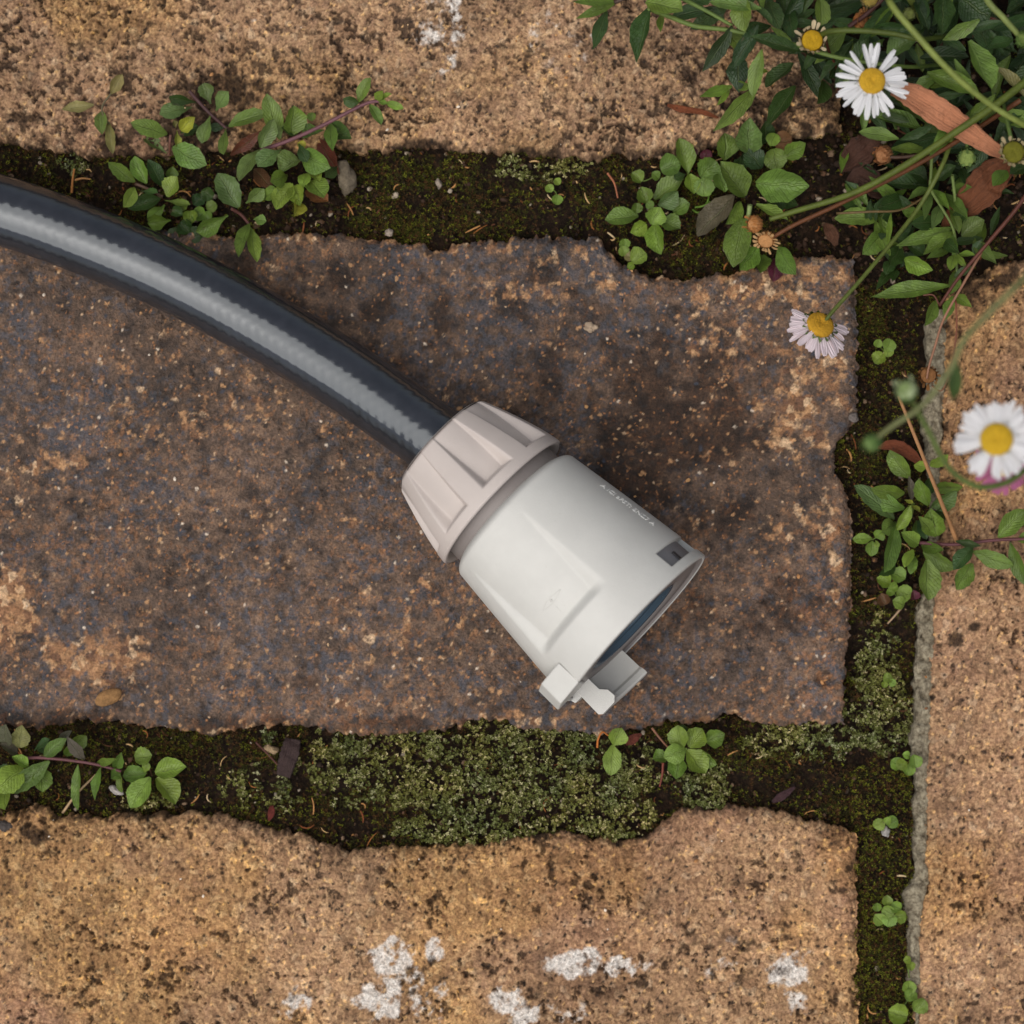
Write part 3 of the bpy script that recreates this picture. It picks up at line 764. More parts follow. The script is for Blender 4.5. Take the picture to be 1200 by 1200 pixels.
BR0, BR1 = 16.0, 19.9
def make_body():
    sl, sh = BS0, LEN
    w0, w1 = LEN - 6.1, LEN - 2.0; tw0, tw1 = R(43), R(98)
    s = np.unique(np.round(np.concatenate([np.linspace(sl, sh, 120), np.linspace(sl, sl + 2.0, 30), np.linspace(sh - 0.6, sh, 14), [w0 - .02, w0 + .02, w1 - .02, w1 + .02], np.linspace(43.2, 46.4, 40)]), 4))
    th = np.unique(np.round(np.concatenate([np.linspace(-np.pi, np.pi, 440, endpoint=False), [tw0 - .001, tw0 + .001, tw1 - .001, tw1 + .001]]), 5))
    Sg, Th = np.meshgrid(s, th, indexing='ij')
    t = (Sg - sl) / (sh - sl)
    r = BR0 + (BR1 - BR0) * (t * 1.12 - 0.12 * t * t)
    # rounded back shoulder and front rim
    r = r - 1.9 * np.clip(1 - (Sg - sl) / 1.9, 0, 1) ** 2.3 - 0.3 * np.clip(1 - (sh - Sg) / 0.45, 0, 1) ** 2
    # thumb panel sinking towards a step near the front, one above and one below
    for c in (R(-26), R(154)):
        ph = (Th - c + np.pi) % (2 * np.pi) - np.pi
        u = np.clip((Sg - (sl + 3.6)) / (45.0 - sl - 3.6), 0, 1)
        dep = 1.75 * u ** 1.1
        hw = R(31) + R(2.5) * u
        wl = R(1.5) + R(9.5) * u
        side = 1 - sstep(hw - wl, hw + R(0.8), np.abs(ph))
        endw = 1 - sstep(43.5, 45.8, Sg)
        r = r - dep * side * endw
    win = (Sg > w0) & (Sg < w1) & (Th > tw0) & (Th < tw1)
    r = np.where(win, 17.9, r)
    V = conn_np(Sg, r, Th)
    body = obj('connector_body', mesh_np('connector_body', V, grid_quads(len(s), len(th), True)), M['body'], hose)
    # keep the edges of the window crisp
    # end faces and bore
    lathe('front_rim', [(LEN, BR1 - 0.3), (LEN + 0.1, BR1 - 0.6), (LEN + 0.08, 19.2), (LEN - 0.1, 19.0)], M['body'], body)
    lathe('back_rim', [(BS0, 14.2), (BS0 + 0.25, 13.7), (BS0 + 1.5, 13.4)], M['body'], body)
    lathe('collar', [(NUTL - 2.5, 14.2), (BS0 + 2.0, 14.2)], M['innerplastic'], body)
    lathe('socket', [(LEN - 0.1, 19.0), (LEN - 0.8, 18.8), (LEN - 0.75, 17.6), (LEN - 0.5, 17.4), (LEN - 0.45, 12.4), (LEN - 1.0, 11.9), (LEN - 3, 11.6)], M['innerplastic'], body)
    lathe('seal_ring', [(LEN - 3, 11.8), (LEN - 0.9, 11.6), (LEN - 0.7, 11.2), (LEN - 0.9, 10.6), (LEN - 2.0, 10.3), (LEN - 2.2, 9.9), (LEN - 1.8, 9.5), (LEN - 2.2, 9.1), (LEN - 14, 8.8), (LEN - 14, 0.01)], M['seal'], body)
    # floor of the little window
    f = lathe('window_floor', [(w0 - 0.3, 18.0), (w1 + 0.3, 18.2)], M['slot'], body, 40, tw0 - 0.02, tw1 + 0.02)
    return body

def hexa(name, corners, mat, parent, bevel=0.25, segs=2):
    """box from 8 world corners (bottom 4, top 4) with bevelled edges"""
    me = bpy.data.meshes.new(name)
    me.from_pydata([tuple(c) for c in corners], [], [(0, 3, 2, 1), (4, 5, 6, 7), (0, 1, 5, 4), (1, 2, 6, 5), (2, 3, 7, 6), (3, 0, 4, 7)])
    me.update(); bev(me, bevel, segs)
    return obj(name, me, mat, parent)

def bev(me, w, segs=2):
    import bmesh
    bm = bmesh.new(); bm.from_mesh(me)
    bmesh.ops.recalc_face_normals(bm, faces=bm.faces)
    bmesh.ops.bevel(bm, geom=list(bm.edges), offset=w * 0.001, segments=segs, affect='EDGES', profile=0.5)
    for f in bm.faces: f.smooth = False
    bm.to_mesh(me); bm.free(); me.update()

def LP(s, b, n):
    """connector frame: along, sideways (upper right +), up; mm"""
    return A0 + (AX * s + SIDE * b + UPN * n) * 0.001

def extr(name, outline, th0, mat, parent, bevel=0.2):
    """outline of (s, b, n) points extruded along a vector th0 (s, b, n)"""
    n = len(outline); a = [LP(*p) for p in outline]; b = [LP(p[0] + th0[0], p[1] + th0[1], p[2] + th0[2]) for p in outline]
    me = bpy.data.meshes.new(name)
    me.from_pydata([tuple(v) for v in a + b], [], [tuple(range(n))[::-1], tuple(range(n, 2 * n))] + [(i, (i + 1) % n, n + (i + 1) % n, n + i) for i in range(n)])
    me.update(); bev(me, bevel)
    return obj(name, me, mat, parent)

body = make_body()
# side tab with a flat top on the lower left of the rim
hexa('side_tab', [LP(LEN - 5.4, -22.2, 4.0), LP(LEN + 0.15, -22.3, 4.0), LP(LEN + 0.15, -14.6, 2.0), LP(LEN - 5.4, -14.6, 2.0),
                  LP(LEN - 5.4, -20.6, 9.4), LP(LEN + 0.15, -20.8, 9.4), LP(LEN + 0.15, -15.2, 12.9), LP(LEN - 5.4, -15.2, 12.7)], M['body'], body, 0.3)
# latch tongue: curved channel that reaches out of the mouth below
def tongue():
    t0, t1 = R(-109), R(-160)
    th = np.linspace(t0, t1, 40)
    prof = [(LEN - 2, 15.0), (LEN + 4.4, 15.0), (LEN + 5.0, 14.4), (LEN + 6.0, 14.2), (LEN + 6.4, 14.6), (LEN + 6.4, 16.6), (LEN + 5.8, 17.0), (LEN - 2, 17.0)]
    s = np.array([p[0] for p in prof]); r = np.array([p[1] for p in prof])
    n, m = len(s), len(th)
    Sg, Th = np.meshgrid(s, th, indexing='ij'); Rg = np.repeat(r[:, None], m, 1)
    V = conn_np(Sg, Rg, Th).reshape(-1, 3)
    i = np.arange(n)[:, None]; j = np.arange(m - 1)[None, :]; i2 = (i + 1) % n
    Q = np.stack([i * m + j, i2 * m + j, i2 * m + j + 1, i * m + j + 1], -1).reshape(-1, 4)
    me = bpy.data.meshes.new('latch_tongue')
    me.from_pydata([tuple(v) for v in V], [], [tuple(int(k) for k in q) for q in Q] + [tuple(int(k) * m for k in range(n)), tuple(int(k) * m + m - 1 for k in range(n))[::-1]])
    me.update()
    o = obj('latch_tongue', me, M['body'], body)
    # cheek plate with a notch at its left end
    zt = -3.4
    extr('latch_cheek', [(LEN - 1.0, -17.3, zt), (LEN - 1.0, -13.8, zt), (LEN + 2.5, -13.8, zt), (LEN + 3.8, -12.7, zt), (LEN + 5.6, -12.6, zt), (LEN + 6.5, -13.6, zt), (LEN + 6.5, -16.9, zt), (LEN + 5.9, -17.6, zt)], (0, 0.3, -2.4), M['body'], o, 0.1)
tongue()
hexa('clip_foot', [LP(LEN - 1, -18.4, -7), LP(LEN + 1.0, -18.2, -7), LP(LEN + 1.0, -16.5, -7), LP(LEN - 1, -16.5, -7),
                   LP(LEN - 1, -19.6, -3.6), LP(LEN + 1.0, -19.2, -3.6), LP(LEN + 1.0, -16.5, -3.6), LP(LEN - 1, -16.5, -3.6)], M['body'], body, 0.2)
# dark slit in the window floor
hexa('window_slit', [conn(LEN - 4.4, 18.0, R(58)), conn(LEN - 1.9, 18.05, R(58)), conn(LEN - 1.9, 18.05, R(61)), conn(LEN - 4.4, 18.0, R(61)),
                     conn(LEN - 4.4, 18.4, R(58)), conn(LEN - 1.9, 18.5, R(58)), conn(LEN - 1.9, 18.5, R(61)), conn(LEN - 4.4, 18.4, R(61))], mat_plastic('dark_slit', srgb(52, 52, 56), 0.4), body, 0.05)

def body_r(s):
    t = (s - BS0) / (LEN - BS0); return BR0 + (BR1 - BR0) * (t * 1.12 - 0.12 * t * t)

def lettering():
    cu = bpy.data.curves.new('lettering', 'FONT'); cu.body = "A ICI aPST: ENZ7 A"; cu.size = 1.0; cu.resolution_u = 2; cu.extrude = 0.02
    ot = bpy.data.objects.new('tmp', cu); COL.objects.link(ot)
    dg = bpy.context.evaluated_depsgraph_get(); me = bpy.data.meshes.new_from_object(ot.evaluated_get(dg))
    bpy.data.objects.remove(ot, do_unlink=True)
    n = len(me.vertices); c = np.empty(n * 3, dtype=np.float32); me.vertices.foreach_get('co', c); c = c.reshape(-1, 3)
    wdt = c[:, 0].max() - c[:, 0].min()
    k = 13.2 / wdt
    s = 30.0 + (c[:, 0] - c[:, 0].min()) * k
    arc = c[:, 1] * 2.5
    r = np.array([body_r(v) for v in s]) + 0.02 + np.clip(c[:, 2], 0, 1) * 5
    th = R(64) + arc / r
    V = conn_np(s, r, th)
    me.vertices.foreach_set('co', V.astype(np.float32).ravel()); me.update()
    obj('lettering', me, mat_plastic('raised_letters', srgb(240, 240, 236), 0.5), body)
lettering()

def emblem():
    # slim lens outline across the panel with a dot in its middle
    s0, th0 = 39.5, R(-25.5)
    def surf(ds, da, h):      # da in mm along the arc
        s = s0 + ds; u = (s - (BS0 + 3.6)) / (45.0 - BS0 - 3.6); r = body_r(s) - 1.75 * u ** 1.1
        return conn(s, r + h, th0 + da / r)
    V, Q, T = [], [], []
    def add(p, rad):
        b = len(V); v, q, t = tube_np(p, rad, 6); V.extend(v); Q.extend(tuple(i + b for i in f) for f in q); T.extend(tuple(i + b for i in f) for f in t)
    for sg in (-1, 1):
        add([surf(sg * 0.55 * math.sin(math.pi * i / 16), -3.0 + 6.0 * i / 16, 0.0) for i in range(17)], 0.00007)
    add([surf(0.9 + 0.15 * i, -0.2, 0.0) for i in range(14)], 0.00005)
    add([surf(0, -0.35 + 0.07 * i, 0.02) for i in range(11)], [0.00001 + 0.00028 * math.sin(math.pi * (i + 0.3) / 10.6) for i in range(11)])
    obj('emblem', mesh_np('emblem', V, Q, T), M['body'], body)
emblem()

# ------------------------------------------------------------------ plants
def leaf_mesh(name, prof, bend=0.12, fold=0.10, wave=0.0, nx=4, ny=10, seed=0, tooth=0.0):
    """unit leaf along +Y, width 1, with midrib fold and a downward bend"""
    r = random.Random(seed); V, UV = [], []
    for j in range(ny + 1):
        t = j / ny
        w = float(np.interp(t, [p[0] for p in prof], [p[1] for p in prof])) * 0.5
        if tooth and 0 < j < ny: w *= 1 + tooth * (1 if j % 2 else -1)
        wob = r.uniform(-1, 1) * 0.03
        for i in range(nx + 1):
            u = i / nx * 2 - 1
            z = fold * abs(u) ** 1.3 * w * 2 + bend * (0.25 - (t - 0.5) ** 2) * 1.6 - 0.03 * t + wave * math.sin(t * 9 + u * 2 + seed) * abs(u)
            V.append((u * w + wob * (t > 0.1), t, z)); UV.append((i / nx, t))
    Q = grid_quads(ny + 1, nx + 1)[:, ::-1]
    me = mesh_np(name, V, Q); uv = me.uv_layers.new(name='UVMap')
    li = np.empty(len(me.loops), dtype=np.int32); me.loops.foreach_get('vertex_index', li)
    uv.data.foreach_set('uv', np.array(UV, dtype=np.float32)[li].ravel())
    me.materials.append(M['leaf'])
    return me

SH = {}
spat = [(0, .10), (.15, .16), (.3, .42), (.5, .85), (.66, 1.0), (.8, .93), (.92, .62), (.97, .36), (1, .05)]
elli = [(0, .12), (.1, .36), (.25, .76), (.4, .96), (.55, 1.0), (.7, .92), (.83, .70), (.93, .42), (1, .05)]
lanc = [(0, .14), (.15, .45), (.35, .88), (.5, 1.0), (.66, .85), (.82, .5), (.93, .2), (1, .02)]
rond = [(0, .25), (.1, .62), (.28, .93), (.5, 1.04), (.72, .93), (.88, .62), (.96, .34), (1, .06)]
for k, pr in (('s', spat), ('e', elli), ('l', lanc), ('r', rond)):
    SH[k] = [leaf_mesh('leaf_' + n_, pr, b, f, wv, seed=sd, tooth=tt) for n_, b, f, wv, sd, tt in
             (('plain', .14, .22, .02, 1, 0), ('bent', .34, .14, .03, 2, .03), ('folded', .10, .48, .02, 3, 0), ('cupped', -.10, .34, .04, 4, .045))]

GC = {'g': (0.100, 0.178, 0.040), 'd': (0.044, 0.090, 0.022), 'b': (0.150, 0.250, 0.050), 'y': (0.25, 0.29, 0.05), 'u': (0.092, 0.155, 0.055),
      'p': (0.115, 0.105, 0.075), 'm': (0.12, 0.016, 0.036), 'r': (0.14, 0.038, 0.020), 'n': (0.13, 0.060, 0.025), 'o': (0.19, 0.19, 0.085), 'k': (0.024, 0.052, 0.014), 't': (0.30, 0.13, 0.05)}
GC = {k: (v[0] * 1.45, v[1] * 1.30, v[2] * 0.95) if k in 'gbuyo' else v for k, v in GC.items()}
PR = random.Random(42)

def leaf(plant, bx, by, tx, ty, w, c='g', s='s', z0=0.0, z1=None, roll=None, name='leaf', width_scale=1.2):
    """base and tip as photo pixels, width in pixels, heights in mm"""
    if z1 is None: z1 = z0 + PR.uniform(1.0, 4.0)
    b = P(bx, by, z0 * 0.001); t = P(tx, ty, z1 * 0.001)
    y = t - b; L = y.length
    yn = y.normalized(); up = Vector((0, 0, 1)); x = yn.cross(up)
    x = x.normalized() if x.length > 1e-6 else Vector((1, 0, 0)); z = x.cross(yn).normalized()
    rl = PR.uniform(-0.6, 0.6) if roll is None else roll
    q = Quaternion(yn, rl); x = q @ x; z = q @ z
    W = w * S * width_scale
    m = Matrix(((x.x * W, y.x, z.x * W, b.x), (x.y * W, y.y, z.y * W, b.y), (x.z * W, y.z, z.z * W, b.z), (0, 0, 0, 1)))
    o = obj(name, PR.choice(SH[s]), None, plant)
    o.matrix_parent_inverse = Matrix(); o.matrix_basis = Matrix.Translation(-plant.location) @ m
    k = PR.uniform(0.82, 1.18); g = GC[c]
    o.color = (g[0] * k * PR.uniform(.9, 1.1), g[1] * k, g[2] * k * PR.uniform(.85, 1.15), 1)
    return o

def stem(plant, pts, r, col, name='stem', zs=None, taper=0.75, per=6, sides=8):
    """pts (px, py, z mm); r in pixels"""
    w = catmull([P(p[0], p[1], p[2] * 0.001) for p in pts], per); n = len(w)
    v, q, t = tube_np(w, [r * S * (1 + (taper - 1) * i / (n - 1)) for i in range(n)], sides)
    me = mesh_np(name, np.array(v) - np.array(plant.location), q, t); o = obj(name, me, M['stem'], plant); o.matrix_parent_inverse = Matrix()
    o.color = (*srgb(*col), 1); return o

PUR, GRN, DGR, BRN, TAN, RED = (92, 58, 62), (112, 134, 62), (70, 88, 40), (84, 58, 40), (176, 134, 88), (96, 46, 36)

def plant(name, label, cat, x, y, z=-4.0, group=None): return thing(name, label, cat, P(x, y, z * 0.001), group)

def leaves(pl, lst, zb=0.0, dz=0.25, rise=(0.6, 5.2)):
    for i, e in enumerate(lst):
        bx, by, tx, ty, w = e[:5]; c = e[5] if len(e) > 5 else 'g'; s = e[6] if len(e) > 6 else 's'
        z0 = zb + i * dz * 0.5 + PR.uniform(-.4, .4)
        if len(e) > 7: z0 = e[7]
        leaf(pl, bx, by, tx, ty, w, c, s, z0, z0 + PR.uniform(*rise))

def rounds(pl, lst, zb=0.0):
    for e in lst:
        x, y, d = e[:3]; c = e[3] if len(e) > 3 else 'b'; a = PR.uniform(0, 6.28); L = d * 1.12
        z0 = zb + PR.uniform(0, 1.0)
        leaf(pl, x - math.cos(a) * L / 2, y - math.sin(a) * L / 2, x + math.cos(a) * L / 2, y + math.sin(a) * L / 2, d, c, 'r', z0, z0 + PR.uniform(-.2, .9), PR.uniform(-.25, .25))

# -- clump left of the middle in the upper joint
p = plant('fleabane_plant', 'leafy clump with a purple runner filling the upper joint beside the hose', 'plant', 280, 215)
leaves(p, [(268, 147, 245, 150, 9, 'd'), (230, 120, 198, 114, 12, 'd'), (225, 126, 187, 134, 17, 'u'), (210, 160, 232, 147, 16, 'd'), (195, 180, 167, 160, 14, 'u'), (188, 233, 150, 245, 16, 'd', 'e'),
           (193, 240, 173, 258, 15, 'g'), (200, 258, 173, 262, 16, 'g'), (193, 235, 223, 240, 8, 'g'), (190, 218, 173, 187, 15, 'd', 'e'), (197, 212, 202, 195, 13, 'g'),
           (267, 252, 230, 272, 18, 'g'), (280, 300, 281, 299, 2, 'd'), (305, 235, 326, 222, 14, 'g'), (288, 238, 309, 221, 15, 'u')], -1.5)
leaves(p, [(247, 122, 239, 97, 16, 'u'), (253, 130, 267, 107, 15, 'u'), (247, 135, 237, 168, 16, 'u'), (265, 150, 262, 181, 12, 'g'), (268, 148, 313, 133, 19, 'g', 'e'),
           (196, 157, 153, 144, 17, 'g', 'e'), (212, 153, 228, 137, 14, 'y', 'e'), (202, 173, 242, 193, 24, 'g', 'e'), (207, 153, 207, 172, 8, 'y'), (206, 150, 204, 141, 6, 'o'),
           (158, 213, 127, 190, 14, 'g', 'e'), (172, 215, 157, 183, 16, 'g', 'e'), (197, 231, 208, 207, 20, 'b', 'e'), (158, 220, 145, 243, 14, 'b', 'e'), (165, 224, 185, 226, 8, 'd')], 0.5)
rounds(p, [(232, 235, 13, 'd'), (243, 227, 14, 'd'), (248, 242, 12, 'g'), (233, 252, 15, 'g'), (223, 255, 14, 'g'), (217, 267, 16, 'd'), (215, 242, 10, 'g'), (230, 275, 16, 'd'), (242, 255, 12, 'g'), (208, 250, 12, 'd'), (205, 274, 14, 'd')], -1.5)
leaves(p, [(280, 243, 255, 203, 24, 'u', 'e'), (305, 175, 280, 212, 18, 'u', 'e'), (353, 162, 330, 150, 12, 'd'), (297, 257, 312, 259, 11, 'g'), (293, 262, 280, 301, 14, 'g', 'e'), (293, 267, 301, 307, 14, 'b', 'e'),
           (382, 152, 412, 162, 19, 'd', 'e'), (380, 153, 355, 162, 19, 'g'), (395, 195, 382, 208, 13, 'd'), (337, 205, 317, 213, 18, 'g'), (330, 175, 302, 195, 21, 'u'), (350, 187, 328, 202, 23, 'u', 'r'),
           (365, 198, 374, 213, 12, 'b', 'r'), (350, 237, 345, 253, 15, 'y', 'e'), (342, 215, 323, 245, 21, 'b', 'e'), (347, 217, 352, 241, 18, 'b', 'e'), (363, 212, 380, 231, 23, 'b', 'e'), (360, 203, 355, 220, 13, 'b', 'e'),
           (353, 180, 387, 196, 25, 'g', 'e'), (328, 163, 312, 110, 19, 'g', 'e'), (342, 158, 345, 124, 24, 'g', 'e'), (305, 173, 321, 140, 17, 'u', 'e'), (387, 145, 390, 177, 14, 'g', 'l'), (350, 168, 360, 190, 12, 'd')], 1.0)
rounds(p, [(365, 137, 9, 'b'), (353, 170, 9, 'y')], 2.5)
leaves(p, [(270, 182, 309, 152, 13, 'r', 'l'), (373, 163, 398, 204, 21, 'r', 'l'), (298, 198, 319, 221, 15, 'n', 'e'), (360, 222, 384, 236, 18, 't', 'r')], -1.8)
leaves(p, [(420, 120, 434, 91, 13, 'g', 'e'), (420, 121, 402, 116, 12, 'd', 'e'), (433, 122, 447, 146, 11, 'g', 'e'), (452, 120, 473, 127, 8, 'b', 'e'), (440, 117, 449, 107, 9, 'b', 'e'), (446, 118, 459, 110, 6, 'b', 'e'), (444, 119, 455, 122, 6, 'b', 'l')], 8.0, 0.1, (.5, 2))
stem(p, [(306, 176, 2), (340, 164, 4), (380, 146, 6.5), (427, 122, 8), (449, 118, 8.5)], 2.6, (112, 74, 80))
stem(p, [(222, 107, 1), (243, 130, 1.5), (266, 151, 0)], 2.4, (76, 50, 50))
stem(p, [(158, 215, 1.5), (175, 222, 0.6), (190, 230, -1.5)], 2.0, (96, 74, 60))
stem(p, [(200, 158, 1.5), (199, 168, 1), (199, 182, -2)], 1.8, (110, 74, 62))
stem(p, [(272, 245, -2), (283, 252, 0), (293, 264, 1.0)], 2.2, (92, 58, 52))

p = plant('wilted_seedling', 'faded olive seedling lying on the top brick, left of the leafy clump', 'seedling', 120, 135, 0)
leaves(p, [(110, 123, 72, 128, 12, 'o', 'l', 1.0), (130, 110, 143, 87, 12, 'o', 'e', 1.0), (120, 130, 120, 157, 13, 'u', 'e', 0.8), (127, 143, 132, 180, 10, 'o', 'e', 0.6)], 0.8, 0, (.2, 1.0))
stem(p, [(130, 110, 1.4), (121, 122, 1.3), (120, 132, 1.2), (128, 146, 1.0)], 1.2, (104, 96, 70))

# -- middle right rosettes
p = plant('rosette_plant', 'small bright green rosette in the upper joint, left of the bigger rosettes', 'plant', 762, 247)
leaves(p, [(757, 262, 739, 273, 16, 'b', 'e'), (767, 234, 801, 209, 22, 'g', 'e'), (748, 253, 709, 258, 20, 'g', 'e'), (758, 238, 751, 219, 17, 'g', 'e'), (789, 249, 808, 238, 19, 'g', 'e'), (774, 258, 797, 268, 20, 'g', 'e'),
           (767, 262, 775, 298, 20, 'b', 'e'), (771, 240, 794, 224, 19, 'u', 'e'), (764, 263, 774, 243, 21, 'b', 'e')], -1.0, 0.5, (.5, 2))
rounds(p, [(746, 244, 11, 'g'), (762, 240, 9, 'g')], 0)
p = plant('seedling', 'two tiny round leaves above the small bright rosette in the upper joint', 'seedling', 752, 212)
rounds(p, [(746, 208, 14, 'g'), (768, 206, 10, 'g')], -1.5); stem(p, [(746, 208, -1.3), (755, 212, -3), (768, 206, -1.3)], 0.8, GRN)
p = plant('seedling', 'tiny pale seedling below the small bright rosette, on the burnt brick edge', 'seedling', 738, 295, -1)
rounds(p, [(732, 286, 11, 'b'), (730, 294, 11, 'b'), (749, 302, 18, 'b'), (739, 312, 8, 'b'), (737, 301, 10, 'o')], 0.4); stem(p, [(731, 290, .6), (738, 298, 0), (748, 301, .6)], 0.8, GRN)
p = plant('rosette_plant', 'round leaved green rosette between two larger ones at the end of the top brick', 'plant', 806, 202)
leaves(p, [(806, 203, 795, 162, 20, 'g', 'e'), (808, 204, 813, 227, 17, 'b', 'e'), (804, 204, 790, 210, 10, 'd')], 0.5, .5, (.5, 2.5))
rounds(p, [(786, 195, 22, 'g'), (830, 198, 24, 'g'), (826, 219, 20, 'g')], 0.5)
rounds(p, [(812, 180, 10, 'm'), (828, 182, 12, 'm')], -2)
stem(p, [(806, 203, .5), (815, 212, -1), (824, 222, -3)], 1.5, GRN)
p = plant('rosette_plant', 'largest broad leaved rosette with a purple leaf, under the dried flowers', 'plant', 876, 234)
leaves(p, [(893, 170, 897, 142, 20, 'd', 'e'), (901, 225, 912, 250, 20, 'd'), (917, 232, 935, 240, 16, 'd', 'e'), (893, 299, 891, 319, 19, 'g', 'e'), (908, 303, 906, 330, 17, 'm', 'e'), (865, 200, 868, 185, 16, 'd'),
           (867, 236, 851, 263, 15, 'g', 'e'), (860, 229, 817, 276, 25, 'p', 'e'), (871, 180, 868, 200, 16, 'd')], -2)
leaves(p, [(888, 290, 867, 316, 20, 'g', 'e'), (912, 290, 933, 321, 21, 'g', 'e'), (871, 256, 860, 313, 27, 'g', 'e'), (893, 197, 873, 175, 22, 'd', 'e'), (849, 188, 849, 156, 25, 'g', 'e'), (878, 180, 878, 138, 26, 'u', 'e'),
           (919, 184, 944, 168, 18, 'g', 'e'), (886, 240, 924, 258, 14, 'b', 'l'), (873, 230, 844, 190, 27, 'g', 'e'), (886, 215, 948, 217, 33, 'g', 'e')], 1.5)
rounds(p, [(909, 187, 23, 'g'), (906, 164, 14, 'b'), (847, 214, 20, 'g')], 1.0)
rounds(p, [(917, 166, 20, 't')], -1)
stem(p, [(879, 240, 1), (877, 252, 0), (872, 262, -2)], 3, (132, 150, 92))
for a_, b_ in (((815, 243), (832, 236)), ((812, 246), (822, 248)), ((828, 238), (831, 229))):
    stem(p, [(a_[0], a_[1], -2), ((a_[0] + b_[0]) / 2, (a_[1] + b_[1]) / 2 + 2, -1), (b_[0], b_[1], -1.5)], 1.2, (106, 140, 54))

# -- joint on the right
p = plant('fleabane_plant', 'dark green leafy plant growing in the right joint beside the right daisy', 'plant', 1072, 620)
leaves(p, [(1093, 572, 1128, 571, 13, 'g', 'e'), (1100, 590, 1122, 586, 10, 'g', 'l'), (1050, 612, 1034, 624, 20, 'g'), (1085, 580, 1090, 560, 14, 'd', 'e'), (1096, 612, 1107, 596, 14, 'd', 'e'), (1082, 646, 1120, 666, 18, 'g', 'e'), (1080, 640, 1106, 644, 12, 'g', 'e'),
           (1046, 655, 1030, 674, 14, 'd', 'e'), (1074, 610, 1072, 634, 12, 'g', 'e'), (1076, 610, 1086, 632, 12, 'd', 'e')], -1.5)
leaves(p, [(1048, 608, 1001, 569, 20, 'u', 'e'), (1060, 578, 1021, 573, 16, 'g', 'e'), (1060, 596, 1014, 582, 18, 'g', 'l'), (1066, 560, 1042, 528, 19, 'g', 'e'), (1068, 588, 1065, 557, 10, 'p', 'l'), (1088, 592, 1077, 561, 17, 'g', 'e'),
           (1091, 594, 1121, 575, 19, 'u', 'e'), (1098, 628, 1090, 596, 23, 'g', 'e'), (1094, 626, 1076, 605, 13, 'g', 'l'), (1050, 622, 1067, 592, 12, 'b', 'e'), (1050, 614, 1037, 671, 18, 'g', 'e'), (1076, 638, 1056, 624, 15, 'b', 'e'),
           (1070, 644, 1060, 665, 11, 'b', 'e'), (1072, 652, 1067, 673, 10, 'g', 'e'), (1086, 656, 1088, 704, 24, 'g', 'e'), (1064, 592, 1078, 600, 6, 'y'), (1060, 586, 1070, 590, 5, 'y')], 1.0)
leaves(p, [(1140, 646, 1188, 663, 17, 'g', 'e'), (1140, 641, 1118, 668, 17, 'd', 'e'), (1139, 660, 1121, 691, 18, 'g', 'e'), (1170, 630, 1201, 597, 20, 'g', 'e'), (1184, 636, 1202, 686, 15, 'g', 'e'), (1192, 633, 1215, 628, 12, 'g', 'e'), (1120, 634, 1150, 640, 8, 'd', 'l')], 4.5, .1, (1, 3))
stem(p, [(1078, 636, 1), (1120, 638, 3.5), (1165, 633, 5), (1215, 631, 6), (1260, 628, 5)], 2.2, (96, 56, 60))
stem(p, [(1070, 590, 4), (1067, 606, 2), (1060, 622, 0), (1070, 640, -3)], 2.0, (110, 130, 60))
leaves(p, [(1090, 546, 1111, 533, 12, 'b', 'e', 6), (1086, 547, 1071, 545, 11, 'b', 'e', 6)], 6)
p = plant('seedling', 'three small oval leaves in the right joint, left of the dark leafy plant', 'seedling', 1024, 636)
leaves(p, [(1022, 631, 999, 632, 11, 'b', 'e'), (1022, 634, 1021, 652, 13, 'b', 'e'), (1026, 630, 1035, 622, 13, 'b', 'e'), (1026, 633, 1029, 642, 6, 'b')], 0, .1, (.3, 1))
stem(p, [(1012, 631, .3), (1023, 632, -.5), (1032, 625, .4)], .8, GRN)
p = plant('seedling', 'cluster of round seedling leaves in the right joint under the dark leafy plant', 'seedling', 1048, 690)
rounds(p, [(1035, 681, 15), (1053, 674, 16), (1060, 695, 17), (1053, 706, 13), (1044, 694, 9), (1046, 687, 10), (1035, 702, 13, 'n'), (1071, 697, 10, 'm')], 0)
stem(p, [(1036, 683, 0), (1046, 692, -1), (1058, 695, 0)], .9, GRN); stem(p, [(1053, 677, 0), (1047, 690, -1), (1053, 704, 0)], .9, GRN)
p = plant('seedling', 'pale four leaved seedling at the top of the right joint, by the mortar', 'seedling', 1035, 410)
rounds(p, [(1041, 405, 14), (1029, 402, 9), (1030, 420, 14), (1041, 413, 10)], 0); stem(p, [(1029, 403, 0), (1035, 410, -.8), (1041, 406, 0)], .8, GRN)
JS = [('little green seedling in the right joint level with the lichen corner', (1060, 893), [(1050, 895, 13), (1072, 892, 14), (1065, 902, 12), (1062, 885, 8), (1056, 896, 12)]),
      ('two leaved seedling in the right joint at the corner of the bottom brick', (1037, 965), [(1030, 965, 13), (1045, 963, 13), (1041, 961, 8)]),
      ('rosette seedling halfway down the lower right joint', (1041, 1068), [(1039, 1055, 11), (1028, 1063, 9), (1030, 1077, 13), (1042, 1078, 15), (1041, 1068, 14), (1055, 1073, 13), (1050, 1062, 12)]),
      ('lowest seedling of the right joint with two large round leaves', (1066, 1165), [(1063, 1125, 8), (1067, 1133, 9), (1065, 1157, 14), (1067, 1167, 13), (1077, 1178, 17), (1052, 1188, 21)]),
      ('tiny seedling on the pale lichen in the right joint', (1040, 797), [(1040, 795, 10), (1046, 800, 8), (1036, 802, 7)]),
      ('tiny three leaved seedling in the middle of the upper joint', (651, 225), [(644, 221, 9), (653, 213, 8), (653, 234, 11)])]
